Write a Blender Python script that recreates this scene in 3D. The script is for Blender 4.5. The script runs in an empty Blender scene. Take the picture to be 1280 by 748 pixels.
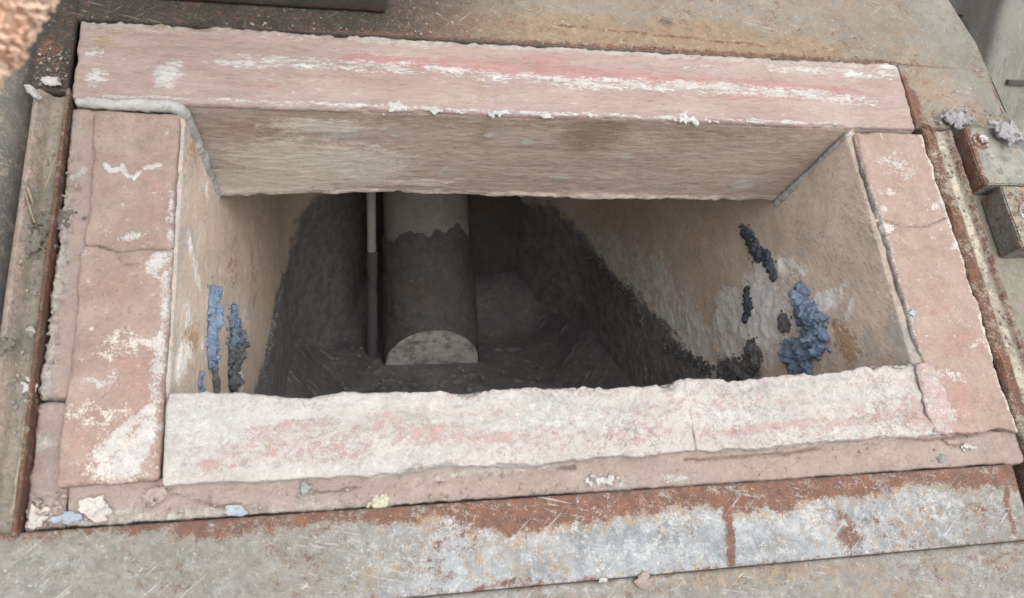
import bpy, bmesh, math
import numpy as np
from mathutils import Matrix, Vector

# ---------------------------------------------------------------- camera, sky, sun, exposure
scene = bpy.context.scene
TILT = math.radians(43.3)                 # the mouth of the furnace leans back by this much
ST, CT = math.sin(TILT), math.cos(TILT)
BASE_Z = 1.0                              # height of the lower edge of the mouth above the ground

cam_data = bpy.data.cameras.new('camera')
cam = bpy.data.objects.new('camera', cam_data)
scene.collection.objects.link(cam)
scene.camera = cam
cam_rot = Matrix([[0.975599, 0.014171, -0.219103], [-0.209592, 0.35739, -0.910134], [0.065407, 0.933848, 0.351639]]).to_4x4()
cam.matrix_world = Matrix.Translation(Vector([0.2564, -0.6444, 1.45116])) @ cam_rot
cam_data.sensor_width = 36
cam_data.lens = 28.969
cam_data.clip_start = 0.01
cam_data.clip_end = 200
cam_data.dof.use_dof = True
cam_data.dof.focus_distance = 1.15
cam_data.dof.aperture_fstop = 9.0

SUN_EL, SUN_AZ = math.radians(30), math.radians(172)     # azimuth clockwise from +Y
world = bpy.data.worlds.new('World')
scene.world = world
world.use_nodes = True
wn, wl = world.node_tree.nodes, world.node_tree.links
wn.clear()
sky = wn.new('ShaderNodeTexSky'); sky.sky_type = 'NISHITA'; sky.sun_disc = False
sky.sun_elevation = SUN_EL; sky.sun_rotation = SUN_AZ
sky.air_density = 1.0; sky.dust_density = 6.0; sky.ozone_density = 1.0
hs = wn.new('ShaderNodeHueSaturation'); hs.inputs['Saturation'].default_value = 0.3
bg = wn.new('ShaderNodeBackground'); bg.inputs['Strength'].default_value = 0.08
wo = wn.new('ShaderNodeOutputWorld')
wl.new(sky.outputs[0], hs.inputs['Color']); wl.new(hs.outputs[0], bg.inputs['Color']); wl.new(bg.outputs[0], wo.inputs['Surface'])

sun_data = bpy.data.lights.new('sun', 'SUN')
sun_data.energy = 1.5; sun_data.angle = math.radians(150); sun_data.color = (1.0, 0.985, 0.955)
sun = bpy.data.objects.new('sun', sun_data)
scene.collection.objects.link(sun)
sd = Vector((math.sin(SUN_AZ) * math.cos(SUN_EL), math.cos(SUN_AZ) * math.cos(SUN_EL), math.sin(SUN_EL)))
sun.rotation_euler = (-sd).to_track_quat('-Z', 'Y').to_euler()

vs = scene.view_settings
vs.view_transform = 'Standard'; vs.look = 'None'; vs.gamma = 1.0; vs.use_curve_mapping = False
vs.exposure = 1.15

# ---------------------------------------------------------------- numeric noise
def hash3(i, j, k, seed):
    h = (i.astype(np.int64) * 374761393 + j.astype(np.int64) * 668265263 + k.astype(np.int64) * 2147483647 + seed * 1274126177) & 0xffffffff
    h = ((h ^ (h >> 13)) * 1274126177) & 0xffffffff
    h = ((h ^ (h >> 16)) * 2246822519) & 0xffffffff
    return ((h ^ (h >> 15)) & 0xffffff) / float(0xffffff)

def vnoise(p, seed=0):                     # value noise, -1..1
    f = np.floor(p); t = p - f; f = f.astype(np.int64)
    t = t * t * t * (t * (t * 6 - 15) + 10)
    r = 0
    for a in (0, 1):
        wa = t[:, 0] if a else 1 - t[:, 0]
        for b in (0, 1):
            wb = t[:, 1] if b else 1 - t[:, 1]
            for c in (0, 1):
                wc = t[:, 2] if c else 1 - t[:, 2]
                r = r + wa * wb * wc * hash3(f[:, 0] + a, f[:, 1] + b, f[:, 2] + c, seed)
    return r * 2 - 1

def fbm(p, size, octaves=4, seed=0, gain=0.5):
    p = p / size; r = 0; a = 1.0; s = 0
    for o in range(octaves):
        r = r + a * vnoise(p * (2.03 ** o) + 17.3 * o, seed + o); s += a; a *= gain
    return r / s

def ridged(p, size, octaves=4, seed=0):
    p = p / size; r = 0; a = 1.0; s = 0
    for o in range(octaves):
        r = r + a * (1 - np.abs(vnoise(p * (2.1 ** o) + 9.1 * o, seed + o))) ** 2; s += a; a *= 0.5
    return r / s

def worley(p, size, seed=0):               # distance to the nearest random point, about 0..1
    p = p / size; f = np.floor(p).astype(np.int64); best = np.full(len(p), 9.0)
    for a in (-1, 0, 1):
        for b in (-1, 0, 1):
            for c in (-1, 0, 1):
                i, j, k = f[:, 0] + a, f[:, 1] + b, f[:, 2] + c
                d = (i + hash3(i, j, k, seed) - p[:, 0]) ** 2 + (j + hash3(i, j, k, seed + 5) - p[:, 1]) ** 2 + (k + hash3(i, j, k, seed + 9) - p[:, 2]) ** 2
                best = np.minimum(best, d)
    return np.sqrt(best)

def sstep(a, b, x):
    t = np.clip((x - a) / (b - a), 0, 1); return t * t * (3 - 2 * t)

def seg(q, pts):                           # distance from points (n,2) to a polyline
    d = np.full(len(q), 9.0)
    for a, b in zip(pts[:-1], pts[1:]):
        a = np.array(a); b = np.array(b); ab = b - a
        t = np.clip(((q - a) @ ab) / (ab @ ab + 1e-12), 0, 1)
        d = np.minimum(d, np.linalg.norm(q - a - t[:, None] * ab, axis=1))
    return d

def blob(q, items):                        # soft ellipses: (centre, rx, ry, degrees, strength)
    r = np.zeros(len(q))
    for c, rx, ry, ang, s in items:
        d = q - np.array(c); a = math.radians(ang); ca, sa = math.cos(a), math.sin(a)
        x = (d[:, 0] * ca + d[:, 1] * sa) / rx; y = (-d[:, 0] * sa + d[:, 1] * ca) / ry
        r = np.maximum(r, s * (1 - sstep(0.1, 1.6, np.sqrt(x * x + y * y))))
    return r

def stroke(q, pts, width, s=1.0):
    return s * (1 - sstep(width * 0.2, width * 1.5, seg(q, pts)))

# ---------------------------------------------------------------- frames
def mouth(p):                              # (across, up the slope, into the furnace) -> world
    p = np.asarray(p, float)
    return np.stack([p[..., 0], p[..., 1] * ST + p[..., 2] * CT, p[..., 1] * CT - p[..., 2] * ST + BASE_Z], -1)

def unmouth(x, h, z):                      # world across, depth, height over the mouth's lower edge -> mouth
    return np.stack([x, h * ST + z * CT, h * CT - z * ST], -1)

# ---------------------------------------------------------------- objects
def link(o, parent=None):
    scene.collection.objects.link(o)
    if parent is not None:
        o.parent = parent
        o.matrix_parent_inverse = parent.matrix_world.inverted()
    return o

def thing(name, label, cat, loc=(0, 0, 0), group=None):
    o = bpy.data.objects.new(name, None); o.empty_display_size = 0.05
    o.location = loc; o.matrix_world = Matrix.Translation(Vector(loc))
    scene.collection.objects.link(o)
    tag(o, label, cat, group)
    return o

def tag(o, label=None, cat=None, group=None, kind=None):
    if label: o['label'] = label
    if cat: o['category'] = cat
    if group: o['group'] = group
    if kind: o['kind'] = kind
    return o

def build(name, verts, faces, mat, parent=None, wear=None, smooth=True, second=None):
    """one mesh object in world space, its origin moved to the middle of its foot"""
    v = np.asarray(verts, float); f = np.asarray(faces, np.int32)
    lo, hi = v.min(0), v.max(0)
    org = np.array([(lo[0] + hi[0]) / 2, (lo[1] + hi[1]) / 2, lo[2]])
    me = bpy.data.meshes.new(name)
    n = f.shape[1]
    me.vertices.add(len(v)); me.vertices.foreach_set('co', (v - org).astype(np.float32).ravel())
    me.loops.add(len(f) * n); me.loops.foreach_set('vertex_index', f.ravel())
    me.polygons.add(len(f)); me.polygons.foreach_set('loop_start', np.arange(0, len(f) * n, n, dtype=np.int32))
    me.polygons.foreach_set('use_smooth', np.full(len(f), smooth))
    me.update(calc_edges=True)
    if wear is not None:
        at = me.color_attributes.new('wear', 'FLOAT_COLOR', 'POINT')
        w = np.zeros((len(v), 4), np.float32)
        for i, c in enumerate(wear):
            if c is not None: w[:, i] = c
        at.data.foreach_set('color', w.ravel())
    me.materials.append(mat)
    if second is not None:
        me.materials.append(second[0]); me.polygons.foreach_set('material_index', (second[1][f].mean(1) > 0.6).astype(np.int32))
    o = bpy.data.objects.new(name, me)
    o.location = org; o.matrix_world = Matrix.Translation(Vector(org))
    return link(o, parent)

def block(lo, hi, step, r):
    """rounded cuboid: welded quads, outward unit normals, mouth coordinates"""
    lo = np.array(lo, float); hi = np.array(hi, float)
    n = np.maximum(np.ceil((hi - lo) / step).astype(int), 2)
    P = []; Q = []; key = []; off = 0
    for ax in range(3):
        a, b = [(1, 2), (2, 0), (0, 1)][ax]
        for side in (0, 1):
            ia, ib = np.meshgrid(np.arange(n[a] + 1), np.arange(n[b] + 1), indexing='ij')
            idx = np.zeros(ia.shape + (3,), np.int64)
            idx[..., a] = ia; idx[..., b] = ib; idx[..., ax] = side * n[ax]
            key.append(idx.reshape(-1, 3))
            k = np.arange(ia.size).reshape(ia.shape) + off; off += ia.size
            q = np.stack([k[:-1, :-1], k[1:, :-1], k[1:, 1:], k[:-1, 1:]], -1).reshape(-1, 4)
            Q.append(q if side else q[:, ::-1])
    key = np.concatenate(key); Q = np.concatenate(Q)
    code = (key[:, 0] * (n[1] + 1) + key[:, 1]) * (n[2] + 1) + key[:, 2]
    _, first, inv = np.unique(code, return_index=True, return_inverse=True)
    key = key[first]; Q = inv.reshape(-1)[Q]
    p = lo + (hi - lo) * key / n
    q = np.clip(p, lo + r, hi - r); d = p - q
    nr = d / np.linalg.norm(d, axis=1)[:, None]
    return q + nr * r, nr, Q[:, ::-1]        # winding flipped: the mouth frame is left-handed

def chips(p, lo, hi, seed, reach=0.012, depth=0.012):
    """sharp-sided notches broken out of the arrises of a block"""
    d = np.sort(np.minimum(np.abs(p - np.array(lo)), np.abs(p - np.array(hi))), axis=1)[:, 1]
    f = fbm(p, 0.03, 5, seed, 0.62)
    return -sstep(reach, 0, d) * depth * (np.clip(f - 0.12, 0, 1) + 0.25 * np.clip(fbm(p, 0.008, 3, seed + 3) - 0.1, 0, 1))

def grid_faces(a, b, flip=False):
    k = np.arange(a * b).reshape(a, b)
    q = np.stack([k[:-1, :-1], k[1:, :-1], k[1:, 1:], k[:-1, 1:]], -1).reshape(-1, 4)
    return q[:, ::-1] if flip else q

def plate_from_grids(grids, t):
    """grids: arrays (a,b,3) in mouth coordinates, given skirts of depth t along their rims"""
    V = []; Q = []; off = 0
    for g in grids:
        a, b, _ = g.shape
        V.append(g.reshape(-1, 3)); Q.append(grid_faces(a, b) + off)
        k = np.arange(a * b).reshape(a, b) + off; off += a * b
        rim = np.concatenate([k[:, 0], k[-1, 1:], k[-2::-1, -1], k[0, -2:0:-1]])
        top = g.reshape(-1, 3)[rim - (off - a * b)]
        low = top.copy(); low[:, 2] += t
        V.append(low); l = np.arange(len(rim)) + off; off += len(rim)
        Q.append(np.stack([rim, l, np.roll(l, -1), np.roll(rim, -1)], -1))
    return np.concatenate(V), np.concatenate(Q)

# ---------------------------------------------------------------- materials
def layered(name, base, layers, grain=1.0, stretch=(1, 1, 1), bump=0.5, rough=0.85, speck=0.12, spec=0.25, bump_size=260.0, scratch=0.0, micro=0.3, hairline=0.35):
    """base: two colours; layers: (channel, colour a, colour b, raggedness, roughness)"""
    m = bpy.data.materials.new(name); m.use_nodes = True
    nt = m.node_tree; N, L = nt.nodes, nt.links
    bs = N['Principled BSDF']
    geo = N.new('ShaderNodeNewGeometry')
    mp = N.new('ShaderNodeMapping'); mp.inputs['Scale'].default_value = stretch
    L.new(geo.outputs['Position'], mp.inputs['Vector'])
    def noise(scale, detail=6, rg=0.6, stretched=True, seed=0.0):
        t = N.new('ShaderNodeTexNoise'); t.noise_dimensions = '3D'
        t.inputs['Scale'].default_value = scale; t.inputs['Detail'].default_value = detail; t.inputs['Roughness'].default_value = rg
        a = N.new('ShaderNodeVectorMath'); a.operation = 'ADD'; a.inputs[1].default_value = (seed, seed * 1.7, seed * 0.6)
        L.new(mp.outputs[0] if stretched else geo.outputs['Position'], a.inputs[0]); L.new(a.outputs[0], t.inputs['Vector'])
        return t.outputs['Fac']
    def math_(op, a, b=None, c=None, clamp=False):
        n = N.new('ShaderNodeMath'); n.operation = op; n.use_clamp = clamp
        for i, v in enumerate((a, b, c)):
            if v is None: continue
            if isinstance(v, (int, float)): n.inputs[i].default_value = v
            else: L.new(v, n.inputs[i])
        return n.outputs[0]
    def ramp(x, a, b):
        n = N.new('ShaderNodeMapRange'); n.interpolation_type = 'SMOOTHSTEP'
        n.inputs['From Min'].default_value = a; n.inputs['From Max'].default_value = b
        L.new(x, n.inputs['Value']); return n.outputs[0]
    def mix(f, a, b):
        n = N.new('ShaderNodeMix'); n.data_type = 'RGBA'
        if isinstance(f, (int, float)): n.inputs[0].default_value = f
        else: L.new(f, n.inputs[0])
        for s, v in ((n.inputs[6], a), (n.inputs[7], b)):
            if isinstance(v, tuple): s.default_value = (*v, 1)
            else: L.new(v, s)
        return n.outputs[2]
    col = mix(ramp(noise(18 * grain, 12, 0.72), 0.34, 0.66), base[0], base[1])
    mid = noise(55 * grain, 8, 0.7, seed=3.1)
    fine = noise(bump_size, 5, 0.7, seed=1.3)
    rg = None
    at = N.new('ShaderNodeVertexColor'); at.layer_name = 'wear'
    sp = N.new('ShaderNodeSeparateColor'); L.new(at.outputs['Color'], sp.inputs[0])
    ch = [sp.outputs[0], sp.outputs[1], sp.outputs[2], at.outputs['Alpha']]
    height = None
    rgh = rough
    for i, (c, ca, cb, rag, lr, *soft) in enumerate(layers):
        soft = soft[0] if soft else 0.12
        n1 = noise(80 * grain, 10, 0.72, seed=7.7 + 5 * i)
        n2 = noise(420 * grain, 5, 0.75, seed=9.7 + 5 * i)
        nn = math_('ADD', math_('SUBTRACT', n1, 0.5), math_('MULTIPLY', math_('SUBTRACT', n2, 0.5), 0.9))
        x = math_('ADD', ch[c], math_('MULTIPLY', nn, math_('MULTIPLY', rag * 2.0, ramp(ch[c], 0.02, 0.3))))
        f = ramp(x, 0.52 - soft, 0.52 + soft)
        f = math_('MULTIPLY', f, math_('MULTIPLY_ADD', ramp(n2, 0.3, 0.55), 0.25, 0.75))
        cc = mix(ramp(noise(60 * grain, 8, 0.75, seed=21.0 + i), 0.35, 0.65), ca, cb)
        col = mix(f, col, cc)
        height = f if height is None else math_('MAXIMUM', height, f)
        n = N.new('ShaderNodeMix'); n.data_type = 'FLOAT'
        L.new(f, n.inputs[0]); n.inputs[3].default_value = lr
        if isinstance(rgh, float): n.inputs[2].default_value = rgh
        else: L.new(rgh, n.inputs[2])
        rgh = n.outputs[0]
    # pits, flecks and hairline flaking edges
    pit = ramp(noise(330, 3, 0.6, seed=51.0), 0.60, 0.68)
    col = mix(math_('MULTIPLY', pit, micro), col, (0.07, 0.06, 0.055))
    fl = ramp(noise(190, 4, 0.7, seed=57.0), 0.62, 0.68)
    col = mix(math_('MULTIPLY', fl, micro * 0.8), col, (0.55, 0.53, 0.50))
    hair = math_('ABSOLUTE', math_('SUBTRACT', noise(38, 9, 0.7, seed=63.0), 0.5))
    hl = math_('MULTIPLY', ramp(hair, 0.014, 0.003), ramp(noise(11, 3, 0.5, seed=69.0), 0.48, 0.62))
    col = mix(math_('MULTIPLY', hl, hairline), col, (0.09, 0.08, 0.072))
    # grain: the surface is never one even tone
    hv = N.new('ShaderNodeHueSaturation')
    L.new(col, hv.inputs['Color'])
    val = math_('ADD', math_('MULTIPLY', math_('SUBTRACT', mid, 0.5), speck * 4), math_('MULTIPLY_ADD', math_('SUBTRACT', fine, 0.5), speck * 3, 1.0))
    L.new(val, hv.inputs['Value'])
    col = hv.outputs[0]
    if scratch:
        for k, (ang, sc) in enumerate(((0.25, 60), (1.35, 75), (-0.7, 50), (1.75, 90))):
            m0_ = N.new('ShaderNodeMapping'); m0_.inputs['Rotation'].default_value = (TILT - math.pi / 2, 0, ang)
            mr = N.new('ShaderNodeMapping'); mr.inputs['Scale'].default_value = (0.045, 1, 1)
            L.new(geo.outputs['Position'], m0_.inputs['Vector']); L.new(m0_.outputs[0], mr.inputs['Vector'])
            t = N.new('ShaderNodeTexNoise'); t.inputs['Scale'].default_value = sc * 9; t.inputs['Detail'].default_value = 2
            L.new(mr.outputs[0], t.inputs['Vector'])
            f = math_('MULTIPLY', ramp(t.outputs['Fac'], 0.63, 0.72), scratch)
            f = math_('MULTIPLY', f, ramp(noise(16, 3, 0.5, False, 40 + k), 0.48, 0.62))
            col = mix(f, col, (0.08, 0.08, 0.085) if k % 2 else (0.42, 0.43, 0.44))
    L.new(col, bs.inputs['Base Color'])
    if isinstance(rgh, float): bs.inputs['Roughness'].default_value = rgh
    else: L.new(rgh, bs.inputs['Roughness'])
    bs.inputs['Specular IOR Level'].default_value = spec
    hgt = math_('ADD', math_('MULTIPLY', mid, 1.0), math_('MULTIPLY', fine, 0.75))
    if height is not None: hgt = math_('ADD', hgt, math_('MULTIPLY', height, 0.06))
    bp = N.new('ShaderNodeBump'); bp.inputs['Strength'].default_value = bump; bp.inputs['Distance'].default_value = 0.004
    L.new(hgt, bp.inputs['Height']); L.new(bp.outputs[0], bs.inputs['Normal'])
    return m

WHITE = ((0.44, 0.435, 0.43), (0.35, 0.345, 0.338))
M = {}
M['lintel'] = layered('pink_refractory_streaked', ((0.31, 0.247, 0.232), (0.26, 0.192, 0.18)),
    [(1, (0.29, 0.155, 0.142), (0.32, 0.20, 0.187), 1.2, 0.9), (3, (0.22, 0.17, 0.11), (0.30, 0.23, 0.16), 0.9, 0.9),
     (2, (0.36, 0.325, 0.305), (0.30, 0.265, 0.245), 1.1, 0.9), (0, *WHITE, 1.3, 0.9)], stretch=(0.3, 1, 1), bump=0.7, grain=1.4, hairline=0.15)
M['soffit'] = layered('lightened_refractory_underside', ((0.43, 0.358, 0.322), (0.36, 0.29, 0.256)),  # underside gets a lighter base colour to lift its shade
    [(3, (0.22, 0.17, 0.12), (0.28, 0.22, 0.165), 0.7, 0.9, 0.3), (2, (0.50, 0.46, 0.41), (0.56, 0.525, 0.48), 1.0, 0.9, 0.2), (0, *WHITE, 1.0, 0.9)], stretch=(0.32, 1, 1), bump=0.42, grain=1.7, hairline=0.3, micro=0.35, speck=0.15)
M['jamb'] = layered('pink_refractory_smooth', ((0.295, 0.228, 0.197), (0.24, 0.174, 0.148)),
    [(1, (0.27, 0.17, 0.145), (0.30, 0.205, 0.18), 1.2, 0.9), (2, (0.42, 0.39, 0.35), (0.50, 0.46, 0.42), 1.2, 0.9), (3, (0.13, 0.10, 0.085), (0.2, 0.16, 0.13), 1.0, 0.9), (0, *WHITE, 1.2, 0.9)], bump=0.55, grain=1.2, speck=0.16, micro=0.35, hairline=0.4)
M['sill'] = layered('white_crusted_refractory', ((0.45, 0.438, 0.427), (0.385, 0.367, 0.356)),
    [(1, (0.37, 0.245, 0.23), (0.41, 0.315, 0.30), 1.5, 0.9), (2, (0.34, 0.34, 0.33), (0.44, 0.44, 0.42), 1.3, 0.9), (0, (0.49, 0.487, 0.48), (0.43, 0.425, 0.415), 1.4, 0.9)], bump=0.9, grain=1.5, micro=0.25, hairline=0.6)
M['mortar'] = layered('pinkish_grey_mortar', ((0.32, 0.268, 0.248), (0.28, 0.225, 0.207)),
    [(1, (0.335, 0.25, 0.222), (0.31, 0.24, 0.212), 1.0, 0.9, 0.25), (2, (0.31, 0.29, 0.27), (0.42, 0.40, 0.37), 1.3, 0.95), (3, (0.15, 0.12, 0.10), (0.22, 0.18, 0.15), 0.8, 0.9), (0, *WHITE, 1.1, 0.9)], bump=0.9, grain=1.5)
M['gasket'] = layered('white_seal', ((0.42, 0.42, 0.415), (0.32, 0.318, 0.312)), [(2, (0.36, 0.36, 0.36), (0.45, 0.45, 0.45), 1.0, 0.9)], bump=0.5)
M['wall'] = layered('tan_chamber_lining', ((0.68, 0.575, 0.485), (0.61, 0.505, 0.415)),  # lining lightened and front blocks darkened to even out the light between them
    [(2, (0.46, 0.425, 0.39), (0.53, 0.50, 0.465), 1.0, 0.9), (3, (0.50, 0.34, 0.225), (0.43, 0.285, 0.185), 0.9, 0.9), (0, (0.84, 0.83, 0.81), (0.76, 0.75, 0.72), 1.1, 0.9, 0.16),
     (1, (0.135, 0.135, 0.14), (0.245, 0.245, 0.25), 0.7, 0.7, 0.30)], bump=0.6, stretch=(1, 0.4, 0.8))
M['dark'] = layered('dark_dross_coating', ((0.13, 0.13, 0.136), (0.185, 0.185, 0.19)), [(0, (0.28, 0.26, 0.265), (0.20, 0.20, 0.205), 1.2, 0.8), (3, (0.13, 0.10, 0.08), (0.16, 0.125, 0.10), 0.6, 0.9)], bump=0.3, rough=0.7)
M['black'] = layered('black_sooty_crust', ((0.072, 0.071, 0.072), (0.105, 0.103, 0.103)), [(0, (0.15, 0.145, 0.14), (0.12, 0.115, 0.11), 1.2, 0.8), (3, (0.10, 0.075, 0.06), (0.12, 0.092, 0.075), 0.6, 0.9, 0.3)], bump=0.4, rough=0.75)
STEEL = ((0.33, 0.34, 0.335), (0.27, 0.275, 0.26))
RUST = ((0.155, 0.072, 0.045), (0.085, 0.047, 0.037))
M['flange'] = layered('scratched_bluish_steel', ((0.25, 0.275, 0.298), (0.125, 0.138, 0.152)),
    [(1, (0.36, 0.375, 0.38), (0.27, 0.285, 0.29), 1.3, 0.6, 0.2), (3, (0.27, 0.19, 0.11), (0.21, 0.145, 0.09), 1.1, 0.8, 0.25), (2, (0.188, 0.18, 0.162), (0.125, 0.12, 0.105), 0.9, 0.7, 0.3), (0, *RUST, 1.2, 0.9, 0.2)], bump=0.35, rough=0.55, spec=0.4, scratch=0.5, grain=1.5, micro=0.45, hairline=0.45)
M['plate'] = layered('weathered_olive_steel', ((0.18, 0.177, 0.16), (0.13, 0.127, 0.11)),
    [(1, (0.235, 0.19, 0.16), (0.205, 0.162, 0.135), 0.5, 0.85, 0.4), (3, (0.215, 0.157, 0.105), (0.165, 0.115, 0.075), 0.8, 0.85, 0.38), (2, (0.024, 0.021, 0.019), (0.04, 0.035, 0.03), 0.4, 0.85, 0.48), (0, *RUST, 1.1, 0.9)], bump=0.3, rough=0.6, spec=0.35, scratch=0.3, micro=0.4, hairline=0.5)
M['channel'] = layered('dusty_channel_steel', ((0.27, 0.24, 0.20), (0.20, 0.185, 0.155)),
    [(1, (0.36, 0.28, 0.24), (0.30, 0.24, 0.20), 1.2, 0.9), (2, (0.17, 0.165, 0.14), (0.22, 0.21, 0.175), 1.2, 0.95), (3, (0.45, 0.42, 0.33), (0.36, 0.34, 0.27), 1.3, 0.9), (0, *RUST, 1.2, 0.9)], bump=0.8, grain=1.4)
M['bracket'] = layered('pale_grey_green_steel', ((0.245, 0.245, 0.22), (0.16, 0.16, 0.142)), [(3, (0.30, 0.17, 0.07), (0.36, 0.24, 0.12), 1.0, 0.9), (2, (0.10, 0.10, 0.10), (0.16, 0.16, 0.155), 1.0, 0.7), (0, *RUST, 1.1, 0.9)], bump=0.4, rough=0.6)
M['soot'] = layered('sooty_steel', ((0.045, 0.042, 0.04), (0.07, 0.062, 0.055)), [(0, *RUST, 1.0, 0.9)], bump=0.4, rough=0.75)
M['pipe'] = layered('dark_grey_pipe_steel', ((0.11, 0.11, 0.11), (0.17, 0.165, 0.155)), [(3, (0.30, 0.26, 0.21), (0.24, 0.21, 0.18), 1.2, 0.85)], bump=0.5, rough=0.6)
M['blue'] = layered('blue_dross', ((0.215, 0.285, 0.40), (0.14, 0.185, 0.27)), [(2, (0.075, 0.08, 0.09), (0.14, 0.145, 0.155), 0.9, 0.9)], bump=0.7, grain=2.0, rough=0.95)
M['slate'] = layered('slate_blue_dross', ((0.085, 0.10, 0.14), (0.055, 0.062, 0.08)), [(2, (0.06, 0.06, 0.065), (0.11, 0.11, 0.115), 0.9, 0.9)], bump=0.7, grain=2.0, rough=0.95)
M['grey_dross'] = layered('grey_dross', ((0.11, 0.112, 0.115), (0.17, 0.17, 0.17)), [(2, (0.06, 0.06, 0.065), (0.1, 0.1, 0.105), 0.9, 0.9)], bump=0.8, grain=2.0)
M['light_dross'] = layered('pale_grey_dross', ((0.30, 0.30, 0.315), (0.19, 0.19, 0.205)), [(2, (0.2, 0.2, 0.22), (0.15, 0.15, 0.16), 0.9, 0.8)], bump=0.8, grain=2.0, rough=0.6, spec=0.5)
M['tube'] = layered('pale_ceramic_tube', ((0.27, 0.265, 0.25), (0.23, 0.225, 0.21)), [(1, (0.56, 0.56, 0.53), (0.46, 0.46, 0.44), 0.7, 0.9), (0, (0.3, 0.29, 0.27), (0.25, 0.24, 0.23), 1.0, 0.9)], bump=0.25)
M['flake'] = layered('white_paint_flake', ((0.38, 0.375, 0.36), (0.30, 0.295, 0.28)), [(2, (0.42, 0.32, 0.30), (0.5, 0.45, 0.42), 1.0, 0.9)], bump=0.3)
M['blueflake'] = layered('pale_blue_flake', ((0.22, 0.265, 0.33), (0.30, 0.325, 0.35)), [], bump=0.3)
M['yellow'] = layered('yellowish_crumb', ((0.42, 0.41, 0.31), (0.34, 0.34, 0.27)), [], bump=0.6)
M['stone'] = layered('grey_pebble', ((0.26, 0.27, 0.28), (0.18, 0.185, 0.19)), [], bump=0.5)
M['mud'] = layered('dried_mud', ((0.13, 0.125, 0.105), (0.19, 0.18, 0.155)), [], bump=0.9, grain=2)
M['straw'] = layered('dry_straw', ((0.27, 0.225, 0.15), (0.20, 0.165, 0.11)), [], bump=0.2)
M['bolt'] = layered('zinc_bolt', ((0.36, 0.38, 0.40), (0.27, 0.28, 0.29)), [(0, *RUST, 1.1, 0.9)], bump=0.3, rough=0.45, spec=0.5)
M['body'] = layered('grey_painted_casing', ((0.24, 0.24, 0.23), (0.19, 0.19, 0.18)), [(0, *RUST, 1.1, 0.9)], bump=0.3, rough=0.6)
M['ground'] = layered('concrete_ground', ((0.40, 0.39, 0.37), (0.34, 0.33, 0.31)), [], bump=0.3, grain=0.2)
M['backwall'] = layered('dim_plaster_wall', ((0.17, 0.155, 0.14), (0.13, 0.12, 0.11)), [], bump=0.3, grain=0.2)
M['column'] = layered('painted_concrete', ((0.20, 0.20, 0.185), (0.14, 0.14, 0.125)), [(3, (0.12, 0.12, 0.11), (0.2, 0.2, 0.18), 1.0, 0.9)], bump=0.3, grain=0.35, stretch=(1, 1, 0.3))
M['cloth'] = layered('salmon_terry_cloth', ((0.66, 0.46, 0.35), (0.55, 0.32, 0.22)), [], bump=0.6, grain=3, rough=1.0, spec=0.05, micro=0, hairline=0)
M['loops'] = layered('pale_terry_loops', ((0.72, 0.58, 0.48), (0.64, 0.42, 0.31)), [], bump=0.3, grain=1.0, rough=1.0, spec=0.05, micro=0, hairline=0)

# ---------------------------------------------------------------- setting
def flat_box(name, lo, hi, mat, parent=None, bevel=0.01):
    bm = bmesh.new(); bmesh.ops.create_cube(bm, size=1)
    lo = Vector(lo); hi = Vector(hi)
    for v in bm.verts: v.co = Vector([(a + b) / 2 + c * (b - a) for a, b, c in zip(lo, hi, v.co)])
    bmesh.ops.bevel(bm, geom=bm.edges[:], offset=bevel, segments=2, affect='EDGES')
    bmesh.ops.triangulate(bm, faces=bm.faces[:])
    V = np.array([v.co[:] for v in bm.verts]); Q = np.array([[v.index for v in f.verts] for f in bm.faces]); bm.free()
    return build(name, V, Q, mat, parent, smooth=False)

g = np.zeros((2, 2, 3)); g[..., 0] = [[-30, -30], [30, 30]]; g[..., 1] = [[-30, 30], [-30, 30]]
tag(build('ground', g.reshape(-1, 3), grid_faces(2, 2), M['ground'], smooth=False), kind='structure')
tag(flat_box('wall_background', (-4, 4.2, 0), (7, 4.4, 3.2), M['backwall']), kind='structure')

# inside of the furnace: h is the level distance inwards, z the height over the lower edge of the mouth
LEVEL, FLOOR, ROOF, BACK, FRONT = -0.15, -0.43, 0.185, 1.55, 0.16
SIDE_FRONT = 0.065
def wall_grid(n_h, n_z, z0=-0.46, z1=0.33):
    z = np.linspace(z0, z1, n_z)
    w0 = 0.002
    h0 = np.maximum((z + w0 * ST) / CT * ST + w0 * CT, SIDE_FRONT)
    s = np.linspace(0, 1, n_h) ** 1.35
    H = h0[None, :] + (BACK + 0.02 - h0[None, :]) * s[:, None]
    return H.ravel(), np.repeat(z[None, :], n_h, 0).ravel()

def dross_line(q, p, seed, wob=0.03, rise=0.0):
    wob = wob * 1.3      # 1 below the old melt line, with a ragged rim
    return sstep(0.034, -0.034, q[:, 1] - LEVEL - rise * sstep(0.95, 1.40, q[:, 0]) - wob * fbm(p * np.array([1, 0.32, 1]), 0.09, 6, seed, 0.6) - 0.022 * fbm(p * np.array([1, 0.5, 1]), 0.028, 4, seed + 50, 0.6))

NH, NZ = 420, 330
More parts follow.
